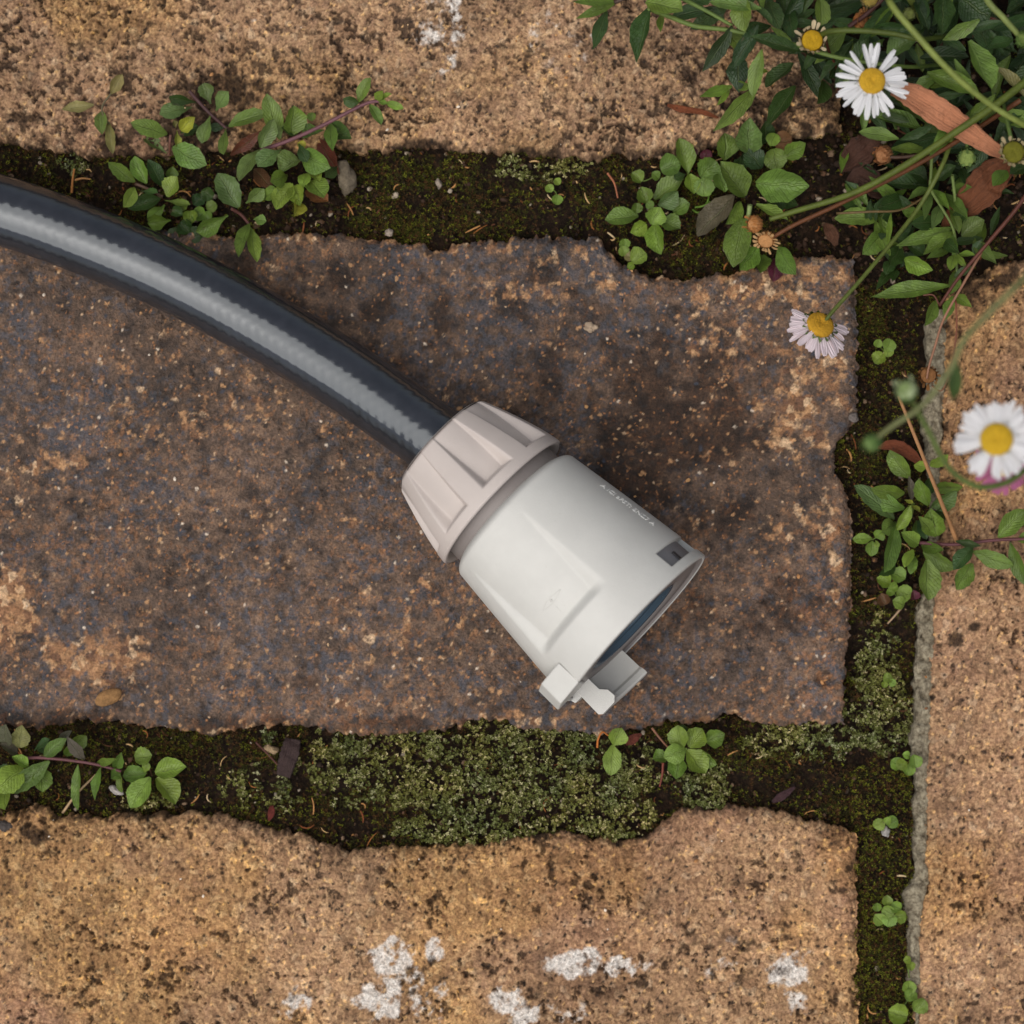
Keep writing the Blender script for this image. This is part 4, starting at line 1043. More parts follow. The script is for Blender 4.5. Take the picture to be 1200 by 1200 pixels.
for lb, c_, rs in JS:
    p = plant('seedling', lb, 'seedling', c_[0], c_[1]); rounds(p, rs, -0.5)
    stem(p, [(rs[0][0], rs[0][1], -.5), (c_[0], c_[1], -2), (rs[-1][0], rs[-1][1], -.5)], .8, GRN)

# -- lower joint
p = plant('fleabane_plant', 'trailing plant with purplish runner at the left end of the lower joint', 'plant', 20, 895)
leaves(p, [(20, 884, 0, 872, 12, 'p', 'e'), (48, 900, 50, 928, 20, 'g', 'e'), (60, 884, 44, 872, 12, 'd'), (85, 874, 101, 862, 15, 'g', 'r'), (78, 886, 84, 872, 10, 'g', 'e'), (40, 880, 58, 866, 9, 'd'), (70, 868, 84, 856, 8, 'p', 'e'), (8, 924, 6, 948, 23, 'b', 'e'), (-4, 900, 12, 908, 18, 'd')], -1)
leaves(p, [(8, 874, 6, 849, 17, 'p', 'e'), (23, 876, 26, 850, 19, 'o', 'e'), (26, 898, -6, 928, 27, 'b', 'e'), (58, 892, 12, 929, 19, 'u', 'e'), (33, 899, 14, 887, 12, 'b', 'e'), (52, 887, 78, 865, 14, 'u', 'e'), (99, 890, 78, 863, 13, 'p', 'l'),
           (92, 896, 91, 949, 13, 'g', 'e'), (118, 899, 111, 938, 12, 'g', 'l'), (114, 894, 137, 889, 9, 'g', 'l'), (136, 900, 142, 882, 11, 'g', 'e'), (140, 904, 130, 912, 12, 'g', 'e'), (140, 906, 143, 929, 9, 'g', 'e')], 1.0)
stem(p, [(20, 889, 0), (50, 888, 1.5), (90, 892, 3), (118, 897, 3), (142, 904, 3)], 2.1, (104, 66, 68))
p = plant('rosette_plant', 'small four leaved rosette in the lower joint, left side', 'plant', 177, 908)
leaves(p, [(172, 905, 144, 910, 18, 'g', 'e'), (170, 906, 173, 893, 9, 'b'), (182, 906, 218, 898, 21, 'b', 'e'), (183, 912, 206, 942, 23, 'b', 'e'), (176, 911, 153, 947, 23, 'b', 'e')], 0.5, .4, (.5, 2))
rounds(p, [(168, 887, 18, 'b')], 1); stem(p, [(170, 889, 1), (175, 900, .5), (178, 909, -2)], 1.0, BRN)
p = plant('seedling', 'pair of long oval leaves in the lower joint below the connector', 'seedling', 719, 873)
leaves(p, [(719, 873, 728, 853, 20, 'b', 'e'), (718, 873, 716, 909, 19, 'b', 'e')], 1, .5, (.6, 1.4)); stem(p, [(719, 873, 1.2), (720, 876, -1), (721, 880, -4)], 1.2, GRN)
p = plant('rosette_plant', 'bright green eight leaved rosette in the lower joint right of the connector', 'plant', 804, 878)
leaves(p, [(802, 858, 800, 849, 12, 'd'), (782, 887, 765, 889, 16, 'g', 'e'), (796, 889, 793, 913, 19, 'g', 'e'), (820, 880, 840, 896, 19, 'g', 'e'), (827, 869, 849, 859, 19, 'g', 'e'), (803, 877, 778, 888, 21, 'b', 'e'), (805, 879, 827, 906, 23, 'b', 'e'), (800, 876, 794, 850, 23, 'b', 'e'), (808, 876, 823, 854, 23, 'b', 'e')], 0.5, .4, (.5, 1.8))
stem(p, [(804, 878, 1.5), (804, 880, -1), (804, 882, -4)], 1.5, GRN)

# -- daisies
def petal_mesh(k):
    r = random.Random(90 + k); nx, ny = 2, 6; V, UV = [], []
    pr = [(0, .45), (.25, .75), (.6, 1.0), (.85, .95), (1, .5)]
    for j in range(ny + 1):
        t = j / ny; w = .5 * float(np.interp(t, [a for a, b in pr], [b for a, b in pr]))
        for i in range(nx + 1):
            u = i - 1
            V.append((u * w, t, 0.10 * abs(u) * (1 if k % 2 else -1) * .6 + (.12 - .1 * k) * t * t * 1.0)); UV.append((i / nx, t))
    me = mesh_np('petal', V, grid_quads(ny + 1, nx + 1)[:, ::-1]); uv = me.uv_layers.new(name='UVMap')
    li = np.empty(len(me.loops), dtype=np.int32); me.loops.foreach_get('vertex_index', li); uv.data.foreach_set('uv', np.array(UV, dtype=np.float32)[li].ravel())
    me.materials.append(M['petal']); return me
PET = [petal_mesh(k) for k in range(4)]

def dome_mesh(name, nub=0.10, flat=0.45, seed=1, rings=12, seg=40, rim=1.0):
    """flower disc: shallow dome of small florets; radius 1"""
    V = []; rr = np.linspace(0.001, 1, rings * 2); th = np.linspace(0, 2 * np.pi, seg * 2, endpoint=False)
    Rg, Th = np.meshgrid(rr, th, indexing='ij'); X, Y = Rg * np.cos(Th), Rg * np.sin(Th)
    f1, f2, cid = worley(X * 6.5, Y * 6.5, seed)
    Z = flat * np.sqrt(np.clip(1 - 0.96 * Rg ** 2, 0, 1)) + nub * (np.clip(f2 - f1, 0, 1)) * (0.6 + 0.6 * cid) - 0.16 * np.exp(-(Rg / .28) ** 2)
    Z[-1, :] = -0.25
    return mesh_np(name, np.stack([X, Y, Z], -1), grid_quads(rings * 2, seg * 2, True))
DISC = dome_mesh('disc')

def head_frame(plant_, px, py, z, nrm):
    o = bpy.data.objects.new('flower_head', None); COL.objects.link(o); o.empty_display_size = .004
    o.parent = plant_; n = Vector(nrm).normalized()
    q = Vector((0, 0, 1)).rotation_difference(n)
    o.matrix_basis = Matrix.Translation(P(px, py, z * .001) - plant_.location) @ q.to_matrix().to_4x4()
    return o

def sub(name, me, mat, parent, m, col):
    o = bpy.data.objects.new(name, me); COL.objects.link(o)
    if mat and not me.materials: me.materials.append(mat)
    o.parent = parent; o.matrix_basis = m; o.color = (*col, 1); return o

def daisy(pl, px, py, z, r, dr, nrm=(0, 0, 1), n=30, col=(.86, .86, .88), skip=(), droop=0.0, dcol=(.62, .36, .02), label=None, seed=1, wpx=6.5, arc=None, half=False):
    g = random.Random(seed); h = head_frame(pl, px, py, z, nrm); k_ = (D - z * .001) / D; r, dr, wpx = r * k_, dr * k_, wpx * k_
    if label: h['label'] = label
    for i in range(n):
        a = 2 * math.pi * i / n + g.uniform(-.07, .07)
        if any(abs((math.degrees(a) - s_ + 180) % 360 - 180) < w_ for s_, w_ in skip): continue
        L = r * S * g.uniform(.86, 1.04) - dr * S * .7; W = wpx * S * g.uniform(.85, 1.2)
        el = -droop + g.uniform(-.10, .10)
        m = Matrix.Rotation(a - math.pi / 2, 4, 'Z') @ Matrix.Translation((0, dr * S * .7, g.uniform(-.2, .2) * .001)) @ Matrix.Rotation(el, 4, 'X') @ Matrix.Rotation(g.uniform(-.3, .3), 4, 'Y') @ Matrix.Diagonal((W, L, L * .8, 1))
        k = g.uniform(.92, 1.03)
        sub('petal', PET[g.randrange(4)], None, h, m, tuple(min(.9, c * k) for c in col))
    sub('disc', DISC, M['disc'], h, Matrix.Diagonal((dr * S, dr * S, dr * S, 1)), dcol)
    cup = cup_mesh(); sub('calyx', cup, M['stem'], h, Matrix.Diagonal((dr * S * 1.15, dr * S * 1.15, dr * S * 1.1, 1)), srgb(96, 116, 62))
    return h

_cup = []
def cup_mesh():
    if not _cup:
        pr = [(0.98, 0.0), (1.0, -0.25), (0.85, -0.7), (0.5, -1.0), (0.12, -1.1), (0.0, -1.1)]
        th = np.linspace(0, 2 * np.pi, 42, endpoint=False)
        V = [[(r_ * (1 + .16 * ((k % 3) == 1) - .16 * ((k % 3) == 0) + .06 * math.sin(k * 1.3 + z_ * 5)) * math.cos(a), r_ * (1 + .16 * ((k % 3) == 1) - .16 * ((k % 3) == 0) + .06 * math.sin(k * 1.3 + z_ * 5)) * math.sin(a), z_) for k, a in enumerate(th)] for r_, z_ in pr]
        _cup.append(mesh_np('calyx', np.array(V), grid_quads(len(pr), len(th), True)[:, ::-1]))
    return _cup[0]

def bud(pl, px, py, z, r, nrm, cc, tc, ring=None, kind='bud', label=None):
    """closed or spent head: cup, ring of short bracts and a small dome"""
    h = head_frame(pl, px, py, z, nrm); g = random.Random(int(px * 7 + py)); r = r * (D - z * .001) / D
    if label: h['label'] = label
    sub('calyx', cup_mesh(), M['stem'], h, Matrix.Rotation(g.uniform(0, 6), 4, 'Z') @ Matrix.Diagonal((r * S, r * S * g.uniform(.82, 1), r * S * g.uniform(1.1, 1.5), 1)), srgb(*cc))
    n = 16
    for i in range(n):
        a = 2 * math.pi * i / n + g.uniform(-.1, .1)
        L = r * S * g.uniform(.45, .85); W = r * S * g.uniform(.26, .42)
        tilt = {'bud': 1.9, 'ring': 1.25, 'spent': .2}[kind] + g.uniform(-.55, .55)
        m = Matrix.Rotation(a - math.pi / 2, 4, 'Z') @ Matrix.Translation((0, r * S * .93, 0)) @ Matrix.Rotation(tilt, 4, 'X') @ Matrix.Diagonal((W, L, L, 1))
        sub('bract', PET[g.randrange(4)], None, h, m, srgb(*(ring or cc)))
    sub('disc', DISC, M['disc'], h, Matrix.Translation((0, 0, -.0002)) @ Matrix.Diagonal((r * S * .86, r * S * .86, r * S * .7, 1)), srgb(*tc))
    return h

# the big clump in the upper right corner
D1 = plant('daisy_plant', 'daisy clump with arching stems and dense dark leaves filling the upper right corner', 'plant', 1090, 40)
rf = random.Random(77)
def filler(n, x0, x1, y0, y1, z0, z1, cols, cond=None, lmin=34, lmax=66):
    k = 0; it = 0
    while k < n and it < n * 30:
        it += 1
        x, y = rf.uniform(x0, x1), rf.uniform(y0, y1)
        if cond and not cond(x, y): continue
        a = rf.uniform(0, 6.28); L = rf.uniform(lmin, lmax); z = rf.uniform(z0, z1)
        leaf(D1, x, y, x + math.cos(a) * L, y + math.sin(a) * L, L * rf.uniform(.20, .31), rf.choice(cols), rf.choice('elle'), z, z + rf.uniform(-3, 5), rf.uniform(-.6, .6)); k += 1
inmass = lambda x, y: (y < 24 + (x - 830) * .55 and x > 840) or (x > 1040 and y < 170)
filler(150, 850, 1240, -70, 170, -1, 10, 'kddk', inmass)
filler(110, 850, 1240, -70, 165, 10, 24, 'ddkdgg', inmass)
leaves(D1, [(721, 2, 671, 2, 9, 'g', 'l', 14), (721, 4, 675, 22, 10, 'g', 'l', 14), (711, 13, 695, 58, 14, 'd', 'l', 14), (757, 2, 800, 12, 26, 'g', 'e', 18), (762, 8, 746, 73, 21, 'd', 'l', 15), (775, 16, 774, 38, 8, 'g', 'l', 14), (786, 22, 828, 11, 18, 'd', 'e', 12),
            (871, -4, 873, 37, 23, 'g', 'e', 22), (851, 40, 876, 64, 18, 'g', 'e', 16), (866, 62, 866, 109, 22, 'k', 'l', 13), (858, 101, 820, 113, 11, 'b', 'l', 12), (855, 106, 840, 124, 6, 'b', 'l', 12), (888, 100, 836, 154, 18, 'g', 'l', 13), (862, 98, 884, 102, 10, 'g', 'l', 12),
            (930, 74, 897, 102, 17, 'd', 'e', 11), (932, 101, 897, 150, 18, 'd', 'l', 11), (900, 84, 884, 80, 5, 'b', 'l', 11), (965, 95, 958, 122, 16, 'd', 'e', 8), (848, 50, 842, 62, 10, 'g', 'e', 10), (800, 0, 840, -8, 18, 'd', 'e', 12), (820, 10, 850, 24, 14, 'd', 'l', 10),
            (1080, 152, 1025, 137, 19, 'g', 'e', 16), (1087, 175, 1041, 175, 11, 'g', 'l', 14), (1107, 157, 1057, 169, 15, 'd', 'l', 13), (1135, 48, 1162, 104, 26, 'g', 'e', 24), (1163, 116, 1126, 139, 17, 'u', 'l', 22), (1040, 64, 1078, 42, 23, 'u', 'e', 22), (1078, 68, 1135, 66, 20, 'k', 'e', 14),
            (960, -4, 962, 32, 19, 'g', 'e', 20), (1105, -6, 1104, 42, 21, 'd', 'l', 22), (1082, -4, 1080, 34, 12, 'd', 'l', 20), (1125, -4, 1160, 22, 34, 'd', 'e', 18), (1187, 46, 1154, 56, 13, 'd', 'l', 18), (1000, 40, 1008, 12, 20, 'd', 'e', 14), (900, 2, 914, 34, 18, 'd', 'e', 18), (924, 10, 930, 44, 16, 'd', 'e', 16),
            (985, 66, 972, 92, 18, 'd', 'e', 10), (1042, 120, 1076, 132, 14, 'k', 'l', 10), (1180, 200, 1164, 218, 15, 'g', 'e', 14), (1212, 192, 1184, 204, 20, 'd', 'e', 14)], 12)
leaf(D1, 1201, 114, 1164, 77, 14, 'o', 'l', 23, 25)
leaf(D1, 1140, 44, 1172, 24, 15, 'r', 'e', 14, 16)
SG = (104, 118, 56)
stem(D1, [(1090, 40, -4), (1060, -10, 30), (1042, 0, 46), (1075, 42, 48), (1115, 85, 46), (1160, 122, 42), (1200, 146, 38), (1250, 170, 20)], 4.2, (126, 138, 66))
stem(D1, [(1140, -40, 30), (1157, 0, 40), (1175, 20, 40), (1192, 39, 38), (1199, 48, 36)], 4.0, (120, 132, 72))
bud(D1, 1200, 46, 38, 10, (.2, -.3, .8), (96, 124, 62), (120, 140, 70), (110, 138, 70), 'bud', 'green bud at the right edge')
stem(D1, [(760, 10, 15), (786, 20, 17), (817, 31, 18), (858, 36, 20), (930, 52, 22), (985, 68, 24), (1060, 78, 20), (1100, 76, 8)], 3.0, (100, 120, 56))
stem(D1, [(799, -2, 18), (830, 14, 20), (858, 30, 20)], 2.6, (100, 122, 58))
stem(D1, [(720, 3, 14), (745, -6, 15), (790, -16, 16), (830, -30, 15)], 2.2, (78, 60, 50))
stem(D1, [(954, 47, 22), (972, 37, 29), (1010, 36, 32), (1050, 40, 32), (1080, 46, 30), (1120, 40, 12)], 3.6, (74, 86, 30))
stem(D1, [(1212, 88, 26), (1165, 124, 28), (1118, 156, 28), (1060, 194, 28), (1000, 226, 28), (930, 248, 28), (902, 257, 27)], 4.6, (88, 100, 36), taper=.62)
stem(D1, [(1195, 118, 20), (1130, 160, 24), (1060, 201, 25), (990, 236, 26), (930, 264, 26), (903, 280, 25)], 3.0, (104, 62, 34))
stem(D1, [(1022, 97, 34), (1030, 112, 26), (1044, 134, 14), (1050, 150, 0)], 2.6, (96, 118, 60))
stem(D1, [(1133, 178, 17), (1134, 165, 18), (1140, 150, 18), (1150, 130, 14)], 2.2, (96, 120, 54))
stem(D1, [(1187, 172, 30), (1182, 150, 28), (1178, 130, 24), (1170, 100, 12)], 2.6, (92, 112, 54))
stem(D1, [(1036, 184, 22), (1060, 184, 23), (1090, 178, 24), (1110, 165, 26)], 2.2, (70, 48, 34))
stem(D1, [(967, 44, 24), (972, 62, 20), (980, 78, 15), (983, 96, 8), (981, 112, 2)], 1.8, (84, 44, 30))
stem(D1, [(995, 31, 24), (1015, 17, 26), (1035, -2, 28), (1050, -20, 26)], 3.0, (64, 34, 28))
daisy(D1, 1022, 95, 35, 45, 16, (.04, .06, 1), 42, skip=((66, 5), (118, 7), (30, 5), (150, 4), (176, 5), (270, 5), (318, 4), (350, 4)), seed=3, label='open white daisy with yellow centre', droop=.05, wpx=6.2)
bud(D1, 952, 47, 27, 14.5, (.05, .1, 1), (150, 128, 92), (190, 150, 20), (214, 196, 160), 'ring', 'spent daisy with yellow centre and tan rim')
bud(D1, 1188, 178, 31, 15, (0.05, .1, 1), (150, 136, 92), (112, 110, 26), (206, 188, 146), 'ring', 'spent daisy with green centre and tan rim')
bud(D1, 1133, 185, 18, 11.5, (0, -.15, 1), (104, 128, 70), (150, 170, 92), (140, 168, 100), 'bud', 'small green daisy bud')
bud(D1, 1033, 182, 22, 11, (-.6, -.2, .6), (150, 104, 68), (176, 124, 82), (170, 116, 76), 'bud', 'dried tan daisy head')
bud(D1, 882, 262, 27, 10, (-.8, .1, .7), (186, 126, 74), (206, 150, 96), (196, 136, 80), 'bud', 'dried orange tan daisy head')
bud(D1, 897, 283, 25, 10.5, (-.3, -.7, .7), (182, 122, 70), (200, 146, 92), (206, 166, 116), 'spent', 'dried orange tan daisy head with bristles')
bud(D1, 1012, 24, 24, 10, (.6, -.1, .6), (150, 92, 50), (160, 104, 60), (196, 140, 86), 'spent', 'dried orange daisy head')
bud(D1, 1066, 16, 22, 8, (.2, .1, 1), (96, 110, 56), (120, 130, 66), (128, 136, 84), 'bud', 'small olive daisy bud')
bud(D1, 1020, -2, 28, 11, (.2, .1, 1), (120, 110, 70), (150, 130, 60), (150, 132, 90), 'ring', 'spent daisy at the top edge')

# lower trailing daisy plant above the right joint
D2 = plant('daisy_plant', 'narrow leaved daisy plant over the corner joint, bearing the pink tinged daisy', 'plant', 1105, 250)
leaves(D2, [(1087, 213, 1066, 202, 20, 'd', 'e'), (1087, 218, 1037, 214, 20, 'd', 'e'), (1063, 243, 1018, 206, 13, 'g', 'l'), (1040, 251, 978, 256, 18, 'g', 'e'), (1083, 253, 1056, 244, 13, 'g', 'e'), (1037, 270, 1011, 298, 20, 'g', 'e'), (1055, 290, 1042, 311, 18, 'd', 'e'), (1045, 305, 1038, 322, 12, 'd', 'e'), (1060, 232, 1028, 244, 18, 'd', 'e'), (1048, 262, 1034, 256, 14, 'd', 'e'), (1050, 316, 1046, 330, 10, 'd', 'l'),
            (1083, 298, 1062, 284, 16, 'd', 'e'), (1127, 197, 1133, 218, 12, 'd', 'l'), (1137, 193, 1156, 188, 11, 'g', 'l'), (1098, 211, 1120, 194, 14, 'd', 'e'), (1098, 260, 1068, 262, 15, 'd', 'e'), (1120, 262, 1134, 244, 14, 'd', 'e')], 0, .35)
leaves(D2, [(1115, 267, 1050, 288, 15, 'g', 'l'), (1117, 272, 1082, 298, 15, 'g', 'l'), (1113, 293, 1086, 303, 11, 'g', 'l'), (1060, 303, 1093, 316, 18, 'b', 'e'), (1090, 221, 1064, 234, 10, 'g', 'l'), (1090, 222, 1083, 258, 10, 'u', 'l'), (1103, 238, 1092, 269, 13, 'u', 'l'), (1092, 223, 1113, 246, 11, 'g', 'l'), (1107, 227, 1134, 256, 14, 'g', 'l'), (1115, 223, 1139, 219, 11, 'g', 'l'),
            (1113, 245, 1124, 274, 14, 'g', 'l'), (1118, 298, 1117, 276, 12, 'g', 'e'), (1127, 277, 1153, 257, 19, 'u', 'e'), (1140, 283, 1168, 309, 14, 'u', 'l'), (1119, 298, 1114, 317, 11, 'g', 'e'), (1123, 298, 1143, 299, 8, 'b', 'l'), (1122, 298, 1133, 314, 7, 'b', 'l'), (1112, 335, 1021, 348, 19, 'g', 'l'), (1120, 318, 1113, 345, 15, 'g', 'l'), (1097, 352, 1084, 382, 14, 'g', 'l'), (1119, 346, 1139, 360, 11, 'g', 'l'), (1116, 347, 1107, 376, 12, 'g', 'l'), (1140, 300, 1152, 280, 10, 'd', 'l'),
            (1118, 325, 1140, 312, 9, 'd', 'l'), (1108, 282, 1124, 296, 12, 'd', 'e'), (1096, 196, 1092, 214, 7, 'b', 'l'), (1044, 250, 1040, 290, 6, 'b', 'l')], 3, .3)
for _k in range(46):
    _x, _y = rf.uniform(990, 1185), rf.uniform(165, 320)
    if _x - 990 < (_y - 240) * .6: continue
    _a = rf.uniform(0, 6.28); _L = rf.uniform(22, 46)
    leaf(D2, _x, _y, _x + math.cos(_a) * _L, _y + math.sin(_a) * _L, _L * rf.uniform(.22, .34), rf.choice('ddkgg'), 'l', rf.uniform(-1, 3), rf.uniform(0, 6))
stem(D2, [(1092, 184, 12), (1091, 205, 10), (1091, 222, 9), (1104, 244, 7), (1117, 268, 6), (1121, 298, 4), (1120, 330, 3), (1112, 345, -2)], 2.0, (110, 128, 66))
stem(D2, [(1116, 158, 26), (1105, 192, 18), (1080, 238, 15), (1050, 278, 17), (1012, 324, 20), (975, 366, 22), (966, 378, 22)], 2.9, (92, 104, 44))
stem(D2, [(980, 250, 10), (1020, 248, 11), (1055, 246, 10), (1085, 230, 8)], 1.6, (104, 84, 50))
stem(D2, [(1116, 205, 9), (1119, 235, 6), (1118, 270, 2), (1117, 300, -3)], 2.0, (112, 130, 70))
daisy(D2, 961, 381, 22, 42, 17, (.32, .52, .80), 36, (.86, .74, .78), skip=((75, 66),), droop=.28, dcol=(.60, .32, .02), label='pink tinged daisy with drooping petals', seed=9, wpx=7.5)

# tall daisy at the right edge
D3 = plant('daisy_plant', 'tall out of focus daisy with white and pink flowers and buds at the right edge', 'plant', 1275, 262)
stem(D3, [(1275, 262, -4), (1300, 380, 48), (1262, 500, 71), (1200, 552, 78), (1172, 568, 80), (1142, 569, 82), (1112, 548, 85), (1088, 505, 90), (1068, 468, 95)], 3.6, (96, 112, 56), taper=.8)
stem(D3, [(1275, 262, -4), (1268, 262, 61), (1236, 288, 102), (1200, 326, 109), (1160, 366, 109), (1130, 398, 105), (1114, 432, 102), (1082, 474, 99), (1046, 499, 97), (1024, 516, 95)], 3.6, (112, 116, 72), taper=.7)
stem(D3, [(1168, 517, 78), (1180, 535, 68), (1204, 536, 61), (1250, 470, 54), (1280, 360, 31), (1275, 262, -4)], 3.0, (96, 112, 56))
stem(D3, [(1178, 548, 56), (1206, 542, 51), (1246, 480, 44), (1274, 360, 24), (1275, 262, -4)], 2.6, (96, 100, 56))
leaf(D3, 1122, 424, 1117, 470, 12, 'd', 'l', 94, 88)
leaf(D3, 1190, 500, 1214, 488, 12, 'd', 'l', 52, 58)
daisy(D3, 1168, 515, 82, 49, 20, (-.10, .12, 1), 38, (.86, .86, .88), skip=((205, 3), (165, 3), (262, 3)), seed=14, label='white daisy with yellow centre at the right edge', wpx=8.5, dcol=(.68, .42, .02))
daisy(D3, 1176, 545, 58, 37, 14, (.05, -.1, 1), 26, (.50, .16, .30), seed=15, label='magenta daisy half hidden under the white one', wpx=8)
b = bud(D3, 1062, 457, 97, 13.5, (-.25, .35, .8), (86, 120, 60), (150, 170, 110), (190, 204, 160), 'bud', 'blurred green bud with white tips')
b = bud(D3, 1020, 520, 95, 11.5, (-.5, -.4, .6), (88, 118, 66), (120, 146, 84), (110, 140, 78), 'bud', 'blurred green bud')

# ------------------------------------------------------------------ dead leaves, sticks, stones
def dead_leaf(name, label, cat, spine, widths, col, z_th=0.25, cup=0.25, seed=1, mat='dry', nx=8):
    """curled leaf: spine (px,py,zmm), half widths in px, with real thickness"""
    w = catmull([P(q[0], q[1], q[2] * .001) for q in spine], 8); n = len(w); g = random.Random(seed)
    hw = np.interp(np.linspace(0, 1, n), np.linspace(0, 1, len(widths)), widths) * S
    top, bot = [], []
    for i, c in enumerate(w):
        t = (w[min(i + 1, n - 1)] - w[max(i - 1, 0)]).normalized(); x = t.cross(Vector((0, 0, 1))).normalized()
        for j in range(nx + 1):
            u = j / nx * 2 - 1
            q = c + x * u * hw[i] * (1 + .05 * math.sin(i * 1.7 + j)) + Vector((0, 0, hw[i] * cup * (u * u - .4) + g.uniform(-1, 1) * .00010 + hw[i] * .10 * math.sin(i * .8 + u * 2.2 + seed) + hw[i] * .05 * math.sin(i * 2.3 - u * 5)))
            top.append(q); bot.append(q - Vector((0, 0, z_th * .001)))
    m = nx + 1; V = top + bot; k = len(top)
    q1 = grid_quads(n, m); q2 = q1[:, ::-1] + k
    rim = []
    for i in range(n - 1):
        for j in (0, m - 1):
            a, b_ = i * m + j, (i + 1) * m + j; rim.append((a, b_, b_ + k, a + k) if j else (b_, a, a + k, b_ + k))
    for i in (0, n - 1):
        for j in range(m - 1):
            a, b_ = i * m + j, i * m + j + 1; rim.append((b_, a, a + k, b_ + k) if i else (a, b_, b_ + k, a + k))
    me = mesh_np(name, [tuple(v) for v in V], np.concatenate([q1, q2, np.array(rim)]))
    uvc = np.array([(j / nx, i / (n - 1)) for i in range(n) for j in range(m)] * 2, dtype=np.float32)
    uv = me.uv_layers.new(name='UVMap'); li = np.empty(len(me.loops), dtype=np.int32); me.loops.foreach_get('vertex_index', li); uv.data.foreach_set('uv', uvc[li].ravel())
    o = obj(name, me, M[mat]); recentre(o); o.color = (*srgb(*col), 1)
    return tag(o, label, cat)

dead_leaf('dry_leaf', 'long pale tan dry leaf lying across the daisy clump', 'leaf', [(1046, 104, 26), (1068, 112, 27), (1100, 132, 27), (1130, 152, 26), (1160, 172, 25), (1190, 190, 22)], [7, 13, 16, 15, 12, 8, 2], (188, 126, 92), cup=.35, seed=2)
dead_leaf('dry_leaf', 'curled brown dead leaf under the daisy clump by the right edge', 'leaf', [(1190, 185, 8), (1165, 205, 8), (1145, 228, 7), (1118, 252, 4), (1104, 266, 2)], [6, 18, 22, 17, 9, 2], (112, 66, 40), cup=.3, seed=4)
dead_leaf('dry_leaf', 'dark brown crumpled leaf in the soil left of the white daisy stem', 'leaf', [(985, 200, 0), (1000, 185, 2), (1018, 168, 3), (1030, 150, 2)], [3, 14, 18, 12, 2], (74, 46, 34), cup=.5, seed=5)
dead_leaf('dry_leaf', 'dark brown withered leaf below the dried tan daisy head', 'leaf', [(1046, 232, -1), (1028, 220, 1), (1008, 206, 2), (992, 214, 0)], [2, 12, 15, 10, 2], (66, 42, 32), cup=.5, seed=6)
dead_leaf('dry_leaf', 'rust red dry leaf in the right joint beside the dry stalk', 'leaf', [(1028, 524, 0), (1046, 522, 1.2), (1064, 530, 1.2), (1080, 544, 0)], [2, 6, 8, 7, 3], (122, 66, 42), cup=.4, seed=7)
dead_leaf('dry_leaf', 'small brown leaf tip near the largest rosette', 'leaf', [(966, 262, -1), (974, 272, 0), (980, 288, -1)], [2, 7, 8, 2], (90, 58, 40), cup=.3, seed=8)
dead_leaf('dry_leaf', 'thin reddish leaf strip lying on the top brick', 'leaf', [(782, 123, .5), (800, 128, .8), (822, 131, .7), (842, 138, .5)], [1.5, 4, 3.5, 3, 1], (140, 78, 48), cup=.2, seed=9)
dead_leaf('bark_chip', 'dark purple brown bark chip in the lower joint', 'bark', [(343, 866, -.5), (340, 880, .2), (335, 897, 0), (332, 910, -1)], [9, 11, 10, 8], (62, 46, 44), z_th=1.2, cup=.1, seed=10)
dead_leaf('red_leaf', 'small dark red leaf scrap right of the paired leaves in the lower joint', 'leaf', [(733, 872, .5), (742, 866, .8), (752, 860, .5)], [2, 6, 5, 1], (104, 52, 40), cup=.2, seed=11)
dead_leaf('red_leaf', 'tiny dark red leaf scrap by the bottom brick, right of the bark chip', 'leaf', [(318, 944, -1), (318, 952, -.5), (315, 962, -.8)], [2, 4, 4, 1], (110, 46, 38), cup=.2, seed=12)
dead_leaf('dry_leaf', 'purplish leaf strip above the bottom brick, near its right corner', 'leaf', [(905, 940, -1.5), (918, 932, -.6), (932, 922, -.5)], [1.5, 5, 4, 1], (70, 46, 50), cup=.2, seed=13)

def stick(name, label, cat, pts, r, col, taper=.7):
    t = thing(name, label, cat, P(pts[0][0], pts[0][1], pts[0][2] * .001)); stem(t, pts, r, col, 'stalk', taper=taper); return t
t = stick('dry_stalk', 'straight tan dry stalk leaning through the right leafy plant', 'stalk', [(1122, 636, .8), (1106, 596, 6), (1090, 556, 11), (1074, 516, 15), (1053, 464, 18)], 2.8, (170, 124, 82))
t = stick('dry_stalk', 'dark red brown dry stem arching to a withered flower over the mortar', 'stalk', [(1215, 210, 22), (1190, 246, 22), (1160, 282, 20), (1126, 322, 17), (1101, 358, 14)], 2.6, (92, 50, 38))
stem(t, [(1150, 296, 18), (1128, 334, 14), (1106, 374, 11), (1096, 405, 8), (1089, 428, 6), (1086, 444, 5)], 1.7, (150, 108, 84), 'twig')
stem(t, [(1120, 352, 12), (1121, 385, 9), (1117, 418, 7), (1109, 448, 5), (1102, 458, 4), (1092, 452, 4)], 1.2, (124, 76, 54), 'twig')
stem(t, [(1101, 358, 14), (1094, 346, 13), (1082, 346, 12)], 1.1, (110, 70, 56), 'twig')
bud(t, 1088, 440, 4.5, 11, (0, -.3, 1), (132, 88, 50), (140, 96, 56), (150, 106, 64), 'ring', 'withered brown flower head')
